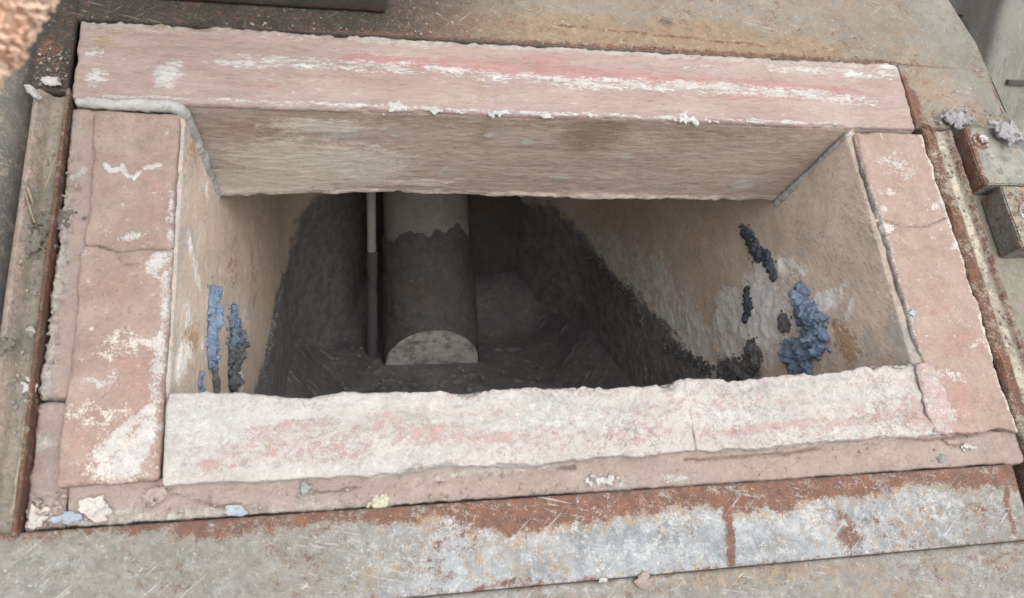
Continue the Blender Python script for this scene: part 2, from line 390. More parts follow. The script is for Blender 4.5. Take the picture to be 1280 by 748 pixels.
# right side
H, Zz = wall_grid(NH, NZ)
q = np.stack([H, Zz], 1)
p3 = np.stack([H * 0, H, Zz], 1)
m0 = unmouth(H * 0, H, Zz); W = m0[:, 2]
dark = dross_line(q, p3, 41, 0.05, 0.05)
dark = np.maximum(dark, blob(q, [((0.4094, -0.0703), .035, .022, 60, 1), ((0.5006, -0.1238), .03, .03, 0, .9), ((0.8748, -0.1781), .05, .02, 30, .9), ((1.0860, -0.1726), .05, .015, 30, .9)]))
pale = np.maximum(blob(q, [((0.4131, 0.0090), .075, .09, 70, 1.1), ((0.4791, -0.0247), .05, .10, 80, 1.1), ((0.3757, 0.0993), .02, .055, 80, .9), ((0.2765, 0.0819), .02, .04, 40, .8), ((0.6166, -0.1124), .10, .06, 30, .85), ((0.7835, -0.0647), .10, .05, 30, .75),
                ((0.9116, -0.0744), .09, .05, 20, .65), ((0.4856, -0.0844), .04, .05, 60, 1), ((0.2475, 0.1044), .008, .032, 20, .85), ((0.2190, 0.0988), .007, .026, 10, .8), ((1.0602, -0.0858), .09, .04, 20, .65), ((0.3034, -0.0390), .03, .03, 0, .85), ((0.4340, 0.0665), .03, .05, 80, .8)]),
                (0.62 + 0.3 * fbm(p3, 0.03, 4, 95)) * sstep(0.15, 0.02, q[:, 1] - LEVEL) * sstep(0.45, 0.6, H) * sstep(1.45, 1.1, H))
grey = np.maximum(blob(q, [((0.1168, 0.0990), .05, .035, 45, .85), ((0.1656, 0.0668), .03, .02, 40, .7), ((0.2007, 0.2051), .05, .03, 60, .5), ((0.3417, 0.1520), .03, .05, 60, .45)]), 0.35 * sstep(0.10, 0.0, W))
ochre = blob(q, [((0.2106, 0.0522), .05, .025, 30, .8), ((0.4788, -0.1031), .02, .02, 0, .6), ((0.2782, 0.1382), .06, .06, 0, .25)])
disp = 0.0008 * fbm(p3, 0.025, 3, 3) + 0.002 * fbm(p3, 0.2, 2, 5) + 0.0022 * pale * (fbm(p3, 0.012, 3, 8) + 0.3) + sstep(0.3, 1, dark) * (0.001 + 0.003 * ridged(p3, 0.03, 4, 12) * sstep(LEVEL + 0.01, LEVEL - 0.06, q[:, 1]))
X = 0.9105 + 0.005 * sstep(0.016, 0.002, W) - 0.012 * W - disp - 0.11 * sstep(BACK - 0.45, BACK + 0.05, H) ** 1.5
dark = dark * (1 - 0.42 * blob(q, [((0.5707, -0.1465), .16, .10, 30, 1), ((0.8548, -0.2341), .12, .06, 20, .7)]) * (0.55 + 0.8 * fbm(p3, 0.03, 4, 91)))
tag(build('wall_right', np.stack([X, H, Zz + BASE_Z], 1), grid_faces(NH, NZ), M['wall'], wear=(pale, dark, grey, ochre)), kind='structure')

# left side
dark = dross_line(q, p3 + 3.3, 47, 0.045, 0.12)
dark = np.maximum(dark, blob(q, [((0.6656, -0.1877), .06, .03, 10, 1), ((0.8968, -0.1471), .10, .03, 0, .8)]))
pale = blob(q, [((0.2531, 0.1506), .05, .014, 110, .75), ((0.1963, 0.1130), .02, .03, 100, .6), ((0.1512, 0.0839), .02, .05, 90, .9), ((0.4540, -0.0832), .03, .03, 90, .7), ((0.2202, 0.0611), .012, .03, 90, .6), ((0.3920, 0.0826), .03, .02, 90, .5), ((0.5323, -0.0302), .05, .03, 90, .5), ((0.3634, 0.2129), .03, .02, 100, .5)])
grey = np.maximum(blob(q, [((0.2048, 0.1924), .02, .12, 80, .75), ((0.3101, 0.2433), .02, .06, 100, .6), ((0.3964, 0.1078), .008, .01, 0, .9)]), 0.62 * sstep(0.07, 0.01, W))
ochre = blob(q, [((0.1908, 0.0837), .03, .05, 90, .7), ((0.4855, 0.0725), .06, .06, 90, .5), ((0.3118, 0.2607), .02, .05, 100, .55), ((0.6408, -0.0064), .08, .06, 90, .5)])
disp = 0.0008 * fbm(p3 + 5, 0.025, 3, 3) + 0.002 * fbm(p3 + 5, 0.2, 2, 5) + 0.0022 * pale * (fbm(p3, 0.012, 3, 8) + 0.3) + sstep(0.3, 1, dark) * (0.001 + 0.003 * ridged(p3 + 2, 0.03, 4, 12) * sstep(LEVEL + 0.01, LEVEL - 0.06, q[:, 1]))
X = 0.111 - 0.005 * sstep(0.016, 0.002, W) + 0.068 * W + disp + 0.17 * sstep(BACK - 0.55, BACK + 0.05, H) ** 1.5
tag(build('wall_left', np.stack([X, H, Zz + BASE_Z], 1), grid_faces(NH, NZ, True), M['wall'], wear=(pale, dark, grey, ochre)), kind='structure')

# back, front, floor and roof of the chamber
n1, n2 = 260, 220
a, b = np.meshgrid(np.linspace(0.08, 0.95, n1), np.linspace(-0.46, 0.24, n2), indexing='ij'); a = a.ravel(); b = b.ravel()
p3 = np.stack([a, b * 0 + 4, b], 1); q = np.stack([a, b], 1)
dark = dross_line(q, p3, 61, 0.03)
yy = BACK - 0.003 * fbm(p3, 0.05, 4, 9) - dark * (0.002 + 0.004 * fbm(p3, 0.04, 4, 14))
tag(build('wall_back', np.stack([a, yy, b + BASE_Z], 1), grid_faces(n1, n2), M['black'], wear=(None, None, None, 0.75 * (1 - dark))), kind='structure')
a, b = np.meshgrid(np.linspace(0.08, 0.95, n1), np.linspace(FRONT - 0.02, BACK + 0.02, 360), indexing='ij'); a = a.ravel(); b = b.ravel()
p3 = np.stack([a, b, b * 0], 1)
zz = FLOOR + 0.005 * fbm(p3, 0.12, 3, 21) + 0.0010 * fbm(p3, 0.02, 4, 23) + 0.014 * np.clip(fbm(p3, 0.025, 3, 27) - 0.30, 0, 1) + 0.10 * sstep(0.14, 0, a - 0.168) ** 2 + 0.10 * sstep(0.16, 0, 0.90 - a) ** 2 + 0.12 * sstep(BACK - 0.25, BACK, b) ** 1.5
tag(build('floor', np.stack([a, b, zz + BASE_Z], 1), grid_faces(n1, 360), M['dark'], wear=(0.30 + 0.4 * fbm(p3, 0.05, 5, 3), None, None, None)), kind='structure')
a, b = np.meshgrid(np.linspace(0.08, 0.95, 80), np.linspace(0.43, BACK + 0.02, 100), indexing='ij'); a = a.ravel(); b = b.ravel()
p3 = np.stack([a, b, b * 0 + 2], 1)
tag(build('ceiling', np.stack([a, b, ROOF + 0.012 + 0.004 * fbm(p3, 0.05, 4, 3) + BASE_Z], 1), grid_faces(80, 100, True), M['wall'], wear=(None, None, 0.4 + 0 * a, 0.3 + 0 * a)), kind='structure')
a, b = np.meshgrid(np.linspace(0.08, 0.95, 80), np.linspace(-0.46, 0.02, 60), indexing='ij'); a = a.ravel(); b = b.ravel()
tag(build('wall_front', np.stack([a, FRONT + 0 * a, b + BASE_Z], 1), grid_faces(80, 60, True), M['dark'], wear=(None, None, None, None)), kind='structure')

# ---------------------------------------------------------------- refractory blocks round the mouth
mouth_thing = thing('refractory_mouth', 'pink and white refractory blocks framing the rectangular furnace mouth', 'furnace mouth', tuple(mouth((0.5, 0, 0))))
STEP = 0.0022

# lintel
p, n, Q = block((0.002, 0.4335, 0.0), (1.008, 0.536, 0.192), STEP, 0.004)
uv = p[:, :2]; uw = p[:, [0, 2]]
front = (p[:, 2] < 0.006).astype(float); under = (p[:, 1] < 0.4395).astype(float) * (1 - front)
streak = fbm(p * np.array([0.06, 1, 1]), 0.0045, 3, 31)
white = front * np.maximum.reduce([blob(uv, [((0.0939, 0.4673), .022, .016, 60, .85), ((0.0233, 0.4634), .014, .012, 70, .75), ((0.1586, 0.4846), .02, .006, -10, .7), ((0.0194, 0.4910), .01, .012, 0, .5)]),
    stroke(uv, [(0.1669, 0.4894), (0.3603, 0.4942), (0.5313, 0.4820), (0.6962, 0.4847), (0.8608, 0.4807), (0.9515, 0.4727)], .011, .52 ), stroke(uv, [(0.6962, 0.4847), (0.8054, 0.4854), (0.9179, 0.4785)], .007, .6),
    stroke(uv, [(0.8133, 0.5191), (1.0008, 0.5170)], .008, .56), stroke(uv, [(0.0330, 0.4387), (0.4306, 0.4379), (0.8950, 0.4373)], .003, .55), blob(uv, [((0.7233, 0.5140), .03, .008, 0, .55), ((0.9924, 0.5295), .02, .006, 0, .75)])])
white = np.maximum(white, under * 0.5 * blob(uw, [((0.2514, 0.0431), .05, .02, 0, .9)]))
white = np.maximum(white, under * blob(uw, [((0.4028, 0.1312), .003, .02, 20, 1), ((0.4491, 0.0444), .008, .007, 0, .9), ((0.4989, 0.0558), .010, .008, 0, .9), ((0.8324, 0.1460), .022, .018, 30, 1.1), ((0.6335, 0.0868), .008, .008, 0, .9), ((0.5613, 0.1398), .014, .006, 0, .9), ((0.2783, 0.0499), .03, .010, 0, .9), ((0.7224, 0.0732), .006, .007, 40, .8), ((0.7718, 0.0461), .014, .004, 0, .7), ((0.7158, 0.1563), .01, .006, 30, .7), ((0.3382, 0.0501), .008, .006, 0, .7), ((0.6223, 0.1377), .012, .003, 0, .6)]))
red = front * np.maximum(stroke(uv, [(0.2880, 0.5000), (0.4743, 0.4996), (0.6556, 0.4945), (0.8066, 0.4903), (0.9432, 0.4847)], .013, .62), blob(uv, [((0.5252, 0.5143), .05, .01, 0, .55), ((0.1842, 0.4585), .05, .005, 0, .6), ((0.7691, 0.4715), .10, .005, 0, .6), ((0.3984, 0.5066), .04, .012, 0, .5)]))
pale = under * np.maximum(blob(uw, [((0.2410, 0.1127), .13, .06, 0, .95), ((0.1814, 0.1627), .11, .04, 0, 1), ((0.2990, 0.1292), .07, .05, 0, .9), ((0.2515, 0.0350), .07, .016, 0, .95), ((0.3718, 0.1606), .06, .012, 0, .7)]), 0.62 * sstep(0.165, 0.19, p[:, 2]))
pale = np.maximum(pale, front * 0.6 * sstep(0.518, 0.530, p[:, 1] + 0.004 * fbm(p, 0.03, 3, 2)))
disp0 = front * sstep(0.518, 0.530, p[:, 1]) * 0.0022 * fbm(p, 0.006, 3, 44)
stain = under * blob(uw, [((0.5769, 0.0256), .05, .06, 0, .95), ((0.4403, 0.0329), .015, .05, 0, .55), ((0.3956, 0.0190), .3, .02, 0, .5), ((0.7401, 0.0257), .2, .04, 0, .45), ((0.1897, 0.0464), .1, .03, 0, .5)]) + front * blob(uv, [((0.0261, 0.5050), .022, .014, 60, .75), ((0.0342, 0.5237), .04, .008, 0, .6), ((0.4337, 0.4746), .01, .04, 0, .45), ((0.5763, 0.4820), .012, .03, 0, .4), ((0.1069, 0.5322), .08, .006, 0, .55)])
disp = 0.0008 * streak + 0.0025 * fbm(p, 0.12, 2, 4) + 0.0009 * fbm(p, 0.008, 3, 6)
flk = sstep(0.40, 0.47, pale + 0.45 * fbm(p, 0.03, 5, 15, 0.6))
disp += disp0 + under * (flk * 0.0011 - 0.0004 * streak) + white * 0.0013
edge = sstep(0.170, 0.192, p[:, 2]) * (p[:, 1] < 0.445)          # ragged lower inner edge
disp += edge * 0.004 * fbm(p * np.array([1, 0, 0]), 0.05, 5, 19)
disp += chips(p, (0.002, 0.4335, 0.0), (1.008, 0.536, 0.192), 700, 0.010, 0.010)
disp = disp * (1 - 0.6 * under * sstep(0.19, 0.17, p[:, 2]))
p = p + n * disp[:, None]
p[:, 2] += sstep(0.16, 0.192, p[:, 2]) * (0.006 * fbm(p * np.array([1, 0, 0]), 0.06, 5, 19, 0.6) - 0.006 * blob(uw, [((.32, .19), .05, .1, 0, 1)]))
p[:, 1] += 0.0015 * fbm(p * np.array([1, 0, 0]), 0.03, 4, 22) * sstep(0.03, 0, np.abs(p[:, 1] - 0.4335))
build('lintel_block', mouth(p), Q, M['lintel'], mouth_thing, wear=(white, red, pale, stain), second=(M['soffit'], under))

# jambs
p, n, Q = block((0.026, 0.036, 0.0), (0.1085, 0.421, 0.06), STEP, 0.005)
uv = p[:, :2]; front = (p[:, 2] < 0.008).astype(float)
crack = np.maximum(stroke(uv, [(0.0182, 0.2684), (0.0395, 0.2667), (0.0579, 0.2607), (0.0794, 0.2624), (0.1086, 0.2632)], .0014), 0.7 * stroke(uv, [(0.0579, 0.2607), (0.0624, 0.2479), (0.0840, 0.2461)], .0010))
white = front * np.maximum.reduce([blob(uv, [((0.0964, 0.2460), .018, .010, 40, .95), ((0.0260, 0.2590), .012, .006, 0, .65), ((0.0712, 0.2763), .014, .006, 20, .7), ((0.0637, 0.1375), .006, .02, 0, .55), ((0.0545, 0.1265), .005, .03, 80, .5),
    ((0.1029, 0.2332), .004, .02, 90, .6)]), stroke(uv, [(0.0403, 0.3561), (0.0468, 0.3488), (0.0563, 0.3518)], .0032, .9), stroke(uv, [(0.0567, 0.3565), (0.0605, 0.3445), (0.0690, 0.3410), (0.0731, 0.3475)], .0026, .9), stroke(uv, [(0.0773, 0.3523), (0.0922, 0.3574)], .0035, .75), stroke(uv, [(0.1080, 0.2459), (0.1054, 0.1876), (0.1014, 0.1478), (0.1022, 0.1095)], .007, .62), stroke(uv, [(0.1053, 0.3259), (0.1073, 0.2459)], .003, .6),
    stroke(uv, [(0.0305, 0.4218), (0.1042, 0.4219)], .002, .55), stroke(uv, [(0.0618, 0.0604), (0.0841, 0.0880), (0.1014, 0.1005)], .007, .85), stroke(uv, [(0.0737, 0.0492), (0.0902, 0.0660), (0.0995, 0.0873)], .011, .95), stroke(uv, [(0.0591, 0.0451), (0.0691, 0.0671)], .003, .8), stroke(uv, [(0.0870, 0.0448), (0.0960, 0.0585)], .005, .8), 0.5 * (vnoise(p / 0.006, 5) > 0.86)])
red = front * blob(uv, [((0.0849, 0.1253), .04, .05, 0, .6), ((0.0495, 0.0682), .03, .05, 0, .45), ((0.0643, 0.2210), .05, .05, 0, .4), ((0.1013, 0.0799), .03, .04, 0, .6), ((0.0870, 0.3165), .02, .08, 0, .5)])
pale = front * blob(uv, [((0.1068, 0.1634), .008, .06, 90, .6), ((0.0685, 0.1645), .03, .02, 0, .5), ((0.0731, 0.0562), .04, .03, 30, .6), ((0.0470, 0.0971), .02, .05, 90, .4)])
disp = chips(p, (0.026, 0.036, 0.0), (0.1085, 0.421, 0.06), 710, 0.008, 0.007) + 0.0016 * fbm(p, 0.10, 2, 14) + 0.0011 * fbm(p, 0.012, 4, 16) - 0.005 * crack * front + white * 0.0014
p = p + n * disp[:, None]
p[:, 0] += sstep(0.05, 0.026, p[:, 0]) * 0.0028 * fbm(p * np.array([0, 1, 0]), 0.04, 5, 2, 0.65) + sstep(0.09, 0.1085, p[:, 0]) * sstep(0.012, 0.0, p[:, 2]) * 0.002 * fbm(p * np.array([0, 1, 0]), 0.05, 4, 3)
p[:, 1] += sstep(0.06, 0.036, p[:, 1]) * 0.004 * fbm(p * np.array([1, 0, 0]), 0.03, 4, 8)
build('jamb_block', mouth(p), Q, M['jamb'], mouth_thing, wear=(white, red, pale, crack * front))

p, n, Q = block((0.9135, 0.034, 0.0), (1.012, 0.427, 0.06), STEP, 0.003)
uv = p[:, :2]; front = (p[:, 2] < 0.008).astype(float)
crack = 0.8 * stroke(uv, [(0.9110, 0.3037), (0.9430, 0.2919), (0.9772, 0.2932), (1.0061, 0.3045)], .0016)
white = front * np.maximum.reduce([blob(uv, [((0.9571, 0.3743), .02, .03, 80, .5), ((1.0044, 0.3236), .008, .03, 110, .6), ((0.9220, 0.3148), .008, .006, 0, .8), ((0.9410, 0.1021), .012, .03, 80, .5), ((1.0277, 0.2736), .006, .05, 110, .5), ((1.0167, 0.1482), .006, .05, 110, .45), ((0.9205, 0.0567), .03, .012, 0, .65)]), stroke(uv, [(0.9108, 0.4200), (0.9151, 0.2734), (0.9139, 0.1315)], .003, .5), 0.5 * (vnoise(p / 0.006, 6) > 0.9)])
red = front * blob(uv, [((0.9368, 0.0742), .035, .05, 70, .7), ((0.9645, 0.1398), .02, .06, 90, .55), ((0.9543, 0.1898), .02, .05, 90, .45), ((0.9835, 0.0723), .02, .04, 90, .4), ((0.9669, 0.3687), .03, .05, 90, .35), ((0.9636, 0.0320), .04, .012, 0, .5)])
pale = front * np.maximum(blob(uv, [((0.9145, 0.2895), .008, .02, 90, .75), ((0.9351, 0.3395), .006, .02, 90, .6)]), 0.62 * sstep(1.003, 1.01, p[:, 0]))
disp = chips(p, (0.9135, 0.034, 0.0), (1.012, 0.427, 0.06), 720, 0.008, 0.007) + 0.0016 * fbm(p, 0.10, 2, 24) + 0.0012 * fbm(p, 0.012, 4, 26) - 0.004 * crack * front + white * 0.0012
disp += -0.003 * sstep(0.155, 0.11, p[:, 1]) * ridged(p, 0.02, 4, 7)
p = p + n * disp[:, None]
p[:, 0] += sstep(0.99, 1.012, p[:, 0]) * 0.004 * fbm(p * np.array([0, 1, 0]), 0.035, 5, 32, 0.65) + sstep(0.94, 0.9135, p[:, 0]) * sstep(0.012, 0.0, p[:, 2]) * 0.0025 * fbm(p * np.array([0, 1, 0]), 0.03, 5, 33)
p[:, 1] += sstep(0.06, 0.036, p[:, 1]) * 0.005 * fbm(p * np.array([1, 0, 0]), 0.03, 4, 9)
build('jamb_block', mouth(p), Q, M['jamb'], mouth_thing, wear=(white, red, pale, crack * front))

# sill: two blocks meeting at a butt joint
def inner_edge(u):                         # how far the crusted inner edge rises above the straight line
    pts = np.array([(0.1094, 0.1168), (0.1760, 0.1125), (0.2084, 0.1097), (0.2376, 0.1061), (0.2710, 0.1079), (0.3243, 0.1081), (0.3712, 0.1079), (0.4154, 0.1086), (0.4437, 0.1058), (0.4774, 0.1095), (0.5192, 0.1053), (0.5709, 0.1033), (0.6250, 0.1065), (0.6896, 0.1076), (0.7568, 0.1105), (0.8168, 0.1148), (0.9161, 0.1219)])
    return np.interp(u, pts[:, 0], pts[:, 1])
def sill(u0, u1, seed):
    p, n, Q = block((u0, 0.030, -0.001), (u1, 0.118, 0.13), 0.002, 0.0016)
    uv = p[:, :2]; front = (p[:, 2] < 0.012).astype(float)
    pink = front * np.maximum.reduce([0.12 + 0.14 * sstep(0.22, 0.4, p[:, 0]), blob(uv, [((0.1536, 0.0459), .012, .008, 0, .8), ((0.1708, 0.0441), .008, .006, 0, .7), ((0.2194, 0.0815), .05, .012, 10, .6), ((0.1982, 0.0601), .05, .015, 0, .5), ((0.2482, 0.0574), .06, .02, 0, .48), ((0.3079, 0.0811), .02, .03, 90, .6), ((0.3530, 0.0672), .05, .015, 0, .68), ((0.4309, 0.0593), .09, .010, 0, .62),
        ((0.5633, 0.0566), .06, .02, 0, .5), ((0.7053, 0.0538), .10, .008, 4, .75), ((0.8202, 0.0569), .09, .008, 6, .72), ((0.8903, 0.0581), .03, .03, 0, .75), ((0.2851, 0.0706), .012, .015, 0, .5), ((0.6573, 0.0860), .04, .015, 0, .4)])])
    grey = front * np.maximum(blob(uv, [((0.4677, 0.0982), .035, .014, -20, .85), ((0.4620, 0.0844), .02, .014, 0, .8), ((0.3828, 0.0816), .006, .012, 70, .9), ((0.5519, 0.0654), .006, .012, 60, .9), ((0.3312, 0.0903), .015, .008, 0, .6), ((0.5347, 0.0937), .05, .006, 0, .6), ((0.6608, 0.1033), .06, .006, 0, .55), ((0.7559, 0.1069), .10, .006, 5, .6), ((0.1803, 0.0479), .004, .003, 0, 1), ((0.2090, 0.0448), .004, .003, 0, 1), ((0.5758, 0.0643), .004, .003, 0, 1), ((0.3729, 0.0202), .12, .004, 3, .5)]),
        0.42 * sstep(0.112, 0.118, p[:, 1]))
    white = front * blob(uv, [((0.1488, 0.0849), .06, .03, 0, .7), ((0.4818, 0.0770), .1, .025, 0, .55), ((0.6818, 0.0720), .06, .012, 0, .7), ((0.8291, 0.0878), .08, .012, 0, .55), ((0.3063, 0.0392), .1, .012, 0, .5)])
    rough = 0.0022 * fbm(p, 0.012, 5, seed, 0.62) + 0.0035 * (ridged(p, 0.03, 5, seed + 3) - 0.5) + 0.003 * fbm(p, 0.09, 2, seed + 5)
    hole = blob(uv, [((0.1803, 0.0479), .003, .003, 0, 1), ((0.2090, 0.0448), .003, .003, 0, 1), ((0.3828, 0.0816), .005, .01, 70, .8), ((0.5519, 0.0654), .005, .01, 60, .8), ((0.4620, 0.0844), .015, .012, 0, .6)])
    p = p + n * (rough * (0.35 + 0.65 * sstep(0.2, 0.35, p[:, 0])) - 0.004 * hole * front + chips(p, (0.0, 0.030, -0.001), (2.0, 0.118, 0.13), 730, 0.012, 0.010))[:, None]
    e = sstep(0.05, 0.118, p[:, 1])
    p[:, 1] += e * (inner_edge(p[:, 0]) - 0.117 + 0.0035 * fbm(p * np.array([1, 0, 1]), 0.03, 5, seed + 8, 0.62))
    p[:, 2] += e * (0.004 + 0.004 * fbm(p * np.array([1, 0, 0]), 0.08, 3, seed + 9))
    b = sstep(0.06, 0.030, p[:, 1])
    p[:, 1] += b * (0.004 * fbm(p * np.array([1, 0, 0]), 0.05, 5, seed + 12, 0.6) + 0.006 * sstep(.2, .9, p[:, 0]))
    build('sill_block', mouth(p), Q, M['sill'], mouth_thing, wear=(white, pink, grey, None))
sill(0.1125, 0.6206, 50)
sill(0.6208, 0.9139, 50)

# the right end of the sill is smeared over into the jamb
_seam = [(0.9145, 0.034, 0.0005), (0.9160, 0.06, -0.0005), (0.9140, 0.09, -0.0005), (0.9150, 0.121, 0.0015)]

# mortar bed showing as a lower ledge along the left and the bottom
def bed(lo, hi, seed, cracks_and_shade=(), extra=None, wob=0.004):
    p, n, Q = block(lo, hi, 0.002, 0.003)
    uv = p[:, :2]
    ck = np.zeros(len(p))
    wv = uv + 0.004 * np.stack([fbm(p, 0.02, 4, seed + 20), fbm(p, 0.02, 4, seed + 25)], 1)
    for c, wd in cracks_and_shade: ck = np.maximum(ck, stroke(wv, c, wd) * (0.1 + 0.9 * sstep(-0.15, 0.2, fbm(p, 0.05, 3, seed + 30))))
    white, pink, grey, rust = extra(p, uv) if extra else (None,) * 4
    d = 0.0022 * fbm(p, 0.012, 5, seed, 0.62) + 0.0025 * (ridged(p, 0.02, 4, seed + 4) - 0.5) + 0.002 * fbm(p, 0.06, 2, seed + 6) - 0.003 * ck
    if grey is not None: d = d + 0.003 * grey * (fbm(p, 0.007, 3, seed + 9) - worley(p, 0.008, seed))
    p = p + n * d[:, None]
    p[:, 2] = np.where(p[:, 2] < lo[2] - 0.006, lo[2] - 0.006, p[:, 2])
    r = np.zeros(len(p)) if rust is None else rust
    build('mortar_bed', mouth(p), Q, M['mortar'], mouth_thing, wear=(white, pink, grey, np.maximum(r, ck * 0.9)))
bed((0.003, 0.118, 0.006), (0.030, 0.425, 0.06), 200, extra=lambda p, uv: (stroke(uv, [(0.0097, 0.3443), (0.0213, 0.3538)], .004, .8), 0.6 * sstep(.012, .02, p[:, 0]), sstep(0.015, 0.008, p[:, 0]) * sstep(0.36, 0.30, p[:, 1]), 0.6 * sstep(0.007, 0.004, p[:, 0])))
bed((0.002, 0.002, 0.012), (0.034, 0.1155, 0.06), 210, cracks_and_shade=[([(0.0107, 0.1097), (0.0074, 0.0917), (0.0077, 0.0704)], .0018), ([(0.0077, 0.0704), (0.0119, 0.0425), (0.0104, 0.0157)], .0014), ([(0.0116, 0.1133), (0.0094, 0.0845)], .002)], extra=lambda p, uv: (None, None, blob(uv, [((0.0063, 0.0776), .008, .016, 90, .9), ((0.0054, 0.0061), .02, .008, 0, .8)]), 0.5 * sstep(0.006, 0.003, p[:, 0])))
bed((0.034, 0.0015, 0.010), (1.014, 0.040, 0.06), 220, cracks_and_shade=[([(0.1143, 0.0278), (0.1379, 0.0193), (0.1582, 0.0110), (0.1784, 0.0124)], .0014), ([(0.6102, 0.0280), (0.7363, 0.0284), (0.9131, 0.0346), (1.0083, 0.0388)], .0018), ([(0.9131, 0.0346), (0.9299, 0.0240), (0.9716, 0.0253)], .0018), ([(0.2407, 0.0197), (0.3653, 0.0206), (0.4921, 0.0284)], .0016), ([(0.4275, 0.0244), (0.4918, 0.0260)], .0025)],  # the long line under the sill paints its undercut shade; others are cracks
    extra=lambda p, uv: (0.7 * blob(uv, [((0.5308, 0.0104), .03, .008, 0, .8), ((0.5982, 0.0102), .03, .006, 0, .8), ((0.9453, 0.0240), .01, .004, 0, .9)]), 0.6 * (fbm(p, 0.08, 3, 8) * 0.6 + 0.6) * sstep(.2, .4, p[:, 0]), np.maximum(blob(uv, [((0.4124, 0.0307), .08, .004, 5, .9), ((0.4440, 0.0312), .05, .006, 5, .8), ((0.1451, 0.0063), .06, .006, 5, .8), ((0.0548, 0.0059), .07, .012, 0, .8), ((0.2336, 0.0058), .05, .005, 5, .6)]), 0.62 * sstep(0.008, 0.003, p[:, 1]) * sstep(0.6, 0.2, p[:, 0])), 0.55 * sstep(0.005, 0.0015, p[:, 1])))

# white sealing strips squeezed out between lintel and jambs
def strip(name, pts, radii, seed, mat, parent, wear=None, flat=1.0, axis=(0, 0, 1), conv=True):
    pts = np.array(pts, float); d = np.r_[0, np.cumsum(np.linalg.norm(np.diff(pts, axis=0), axis=1))]
    nn = max(int(d[-1] / 0.002), 8); s = np.linspace(0, d[-1], nn)
    c = np.stack([np.interp(s, d, pts[:, i]) for i in range(3)], 1); r = np.interp(s, d, radii)
    k = np.ones(9) / 9
    for i in range(3):
        e = np.r_[np.full(4, c[0, i]), c[:, i], np.full(4, c[-1, i])]; c[:, i] = np.convolve(e, k, 'valid')
    t = np.gradient(c, axis=0); t /= np.linalg.norm(t, axis=1)[:, None]
    ax = np.array(axis, float); b = np.cross(t, ax); b /= np.linalg.norm(b, axis=1)[:, None] + 1e-9; a = np.cross(b, t)
    ang = np.linspace(0, 2 * math.pi, 15)[:-1]
    r = r * np.minimum(1, np.sqrt(np.clip(np.minimum(s, s[-1] - s) / 0.004, 0.02, 1)))
    V = c[:, None] + r[:, None, None] * (np.cos(ang)[None, :, None] * b[:, None] + flat * np.sin(ang)[None, :, None] * a[:, None])
    nr = (V - c[:, None]).reshape(-1, 3); V = V.reshape(-1, 3); nr /= np.linalg.norm(nr, axis=1)[:, None] + 1e-9
    V = V + nr * ((0.0030 * fbm(V, 0.014, 4, seed) + 0.0012 * fbm(V, 0.004, 2, seed + 3)) * min(1, radii[0] / 0.004))[:, None]
    k = np.arange(nn * 14).reshape(nn, 14)
    q = np.stack([k[:-1], k[1:], np.roll(k[1:], -1, 1), np.roll(k[:-1], -1, 1)], -1).reshape(-1, 4)
    return build(name, mouth(V) if conv else V, q, mat, parent, wear=wear)
strip('sealing_strip', [(0.004, 0.430, 0.0), (0.05, 0.4285, -0.001), (0.095, 0.4285, -0.001), (0.109, 0.428, 0.006), (0.113, 0.428, 0.05), (0.117, 0.429, 0.12), (0.1205, 0.428, 0.197)], [.006, .0056, .0066, .008, .0075, .007, .0065], 300, M['gasket'], mouth_thing)
strip('sealing_strip', [(0.915, 0.429, 0.004), (0.911, 0.429, 0.02), (0.910, 0.429, 0.10), (0.9065, 0.428, 0.197)], [.003, .0038, .0042, .006], 310, M['gasket'], mouth_thing, wear=(None, None, 0.55, None))

strip('mortar_smear', _seam, [.010, .017, .015, .010], 320, M['sill'], mouth_thing, wear=(0.3, 0.66, None, None), flat=0.26)

_bm = bmesh.new(); bmesh.ops.create_icosphere(_bm, subdivisions=2, radius=1.0); _bm.verts.index_update()
ICO_V = np.array([v.co[:] for v in _bm.verts]); ICO_F = np.array([[v.index for v in f.verts] for f in _bm.faces]); _bm.free()

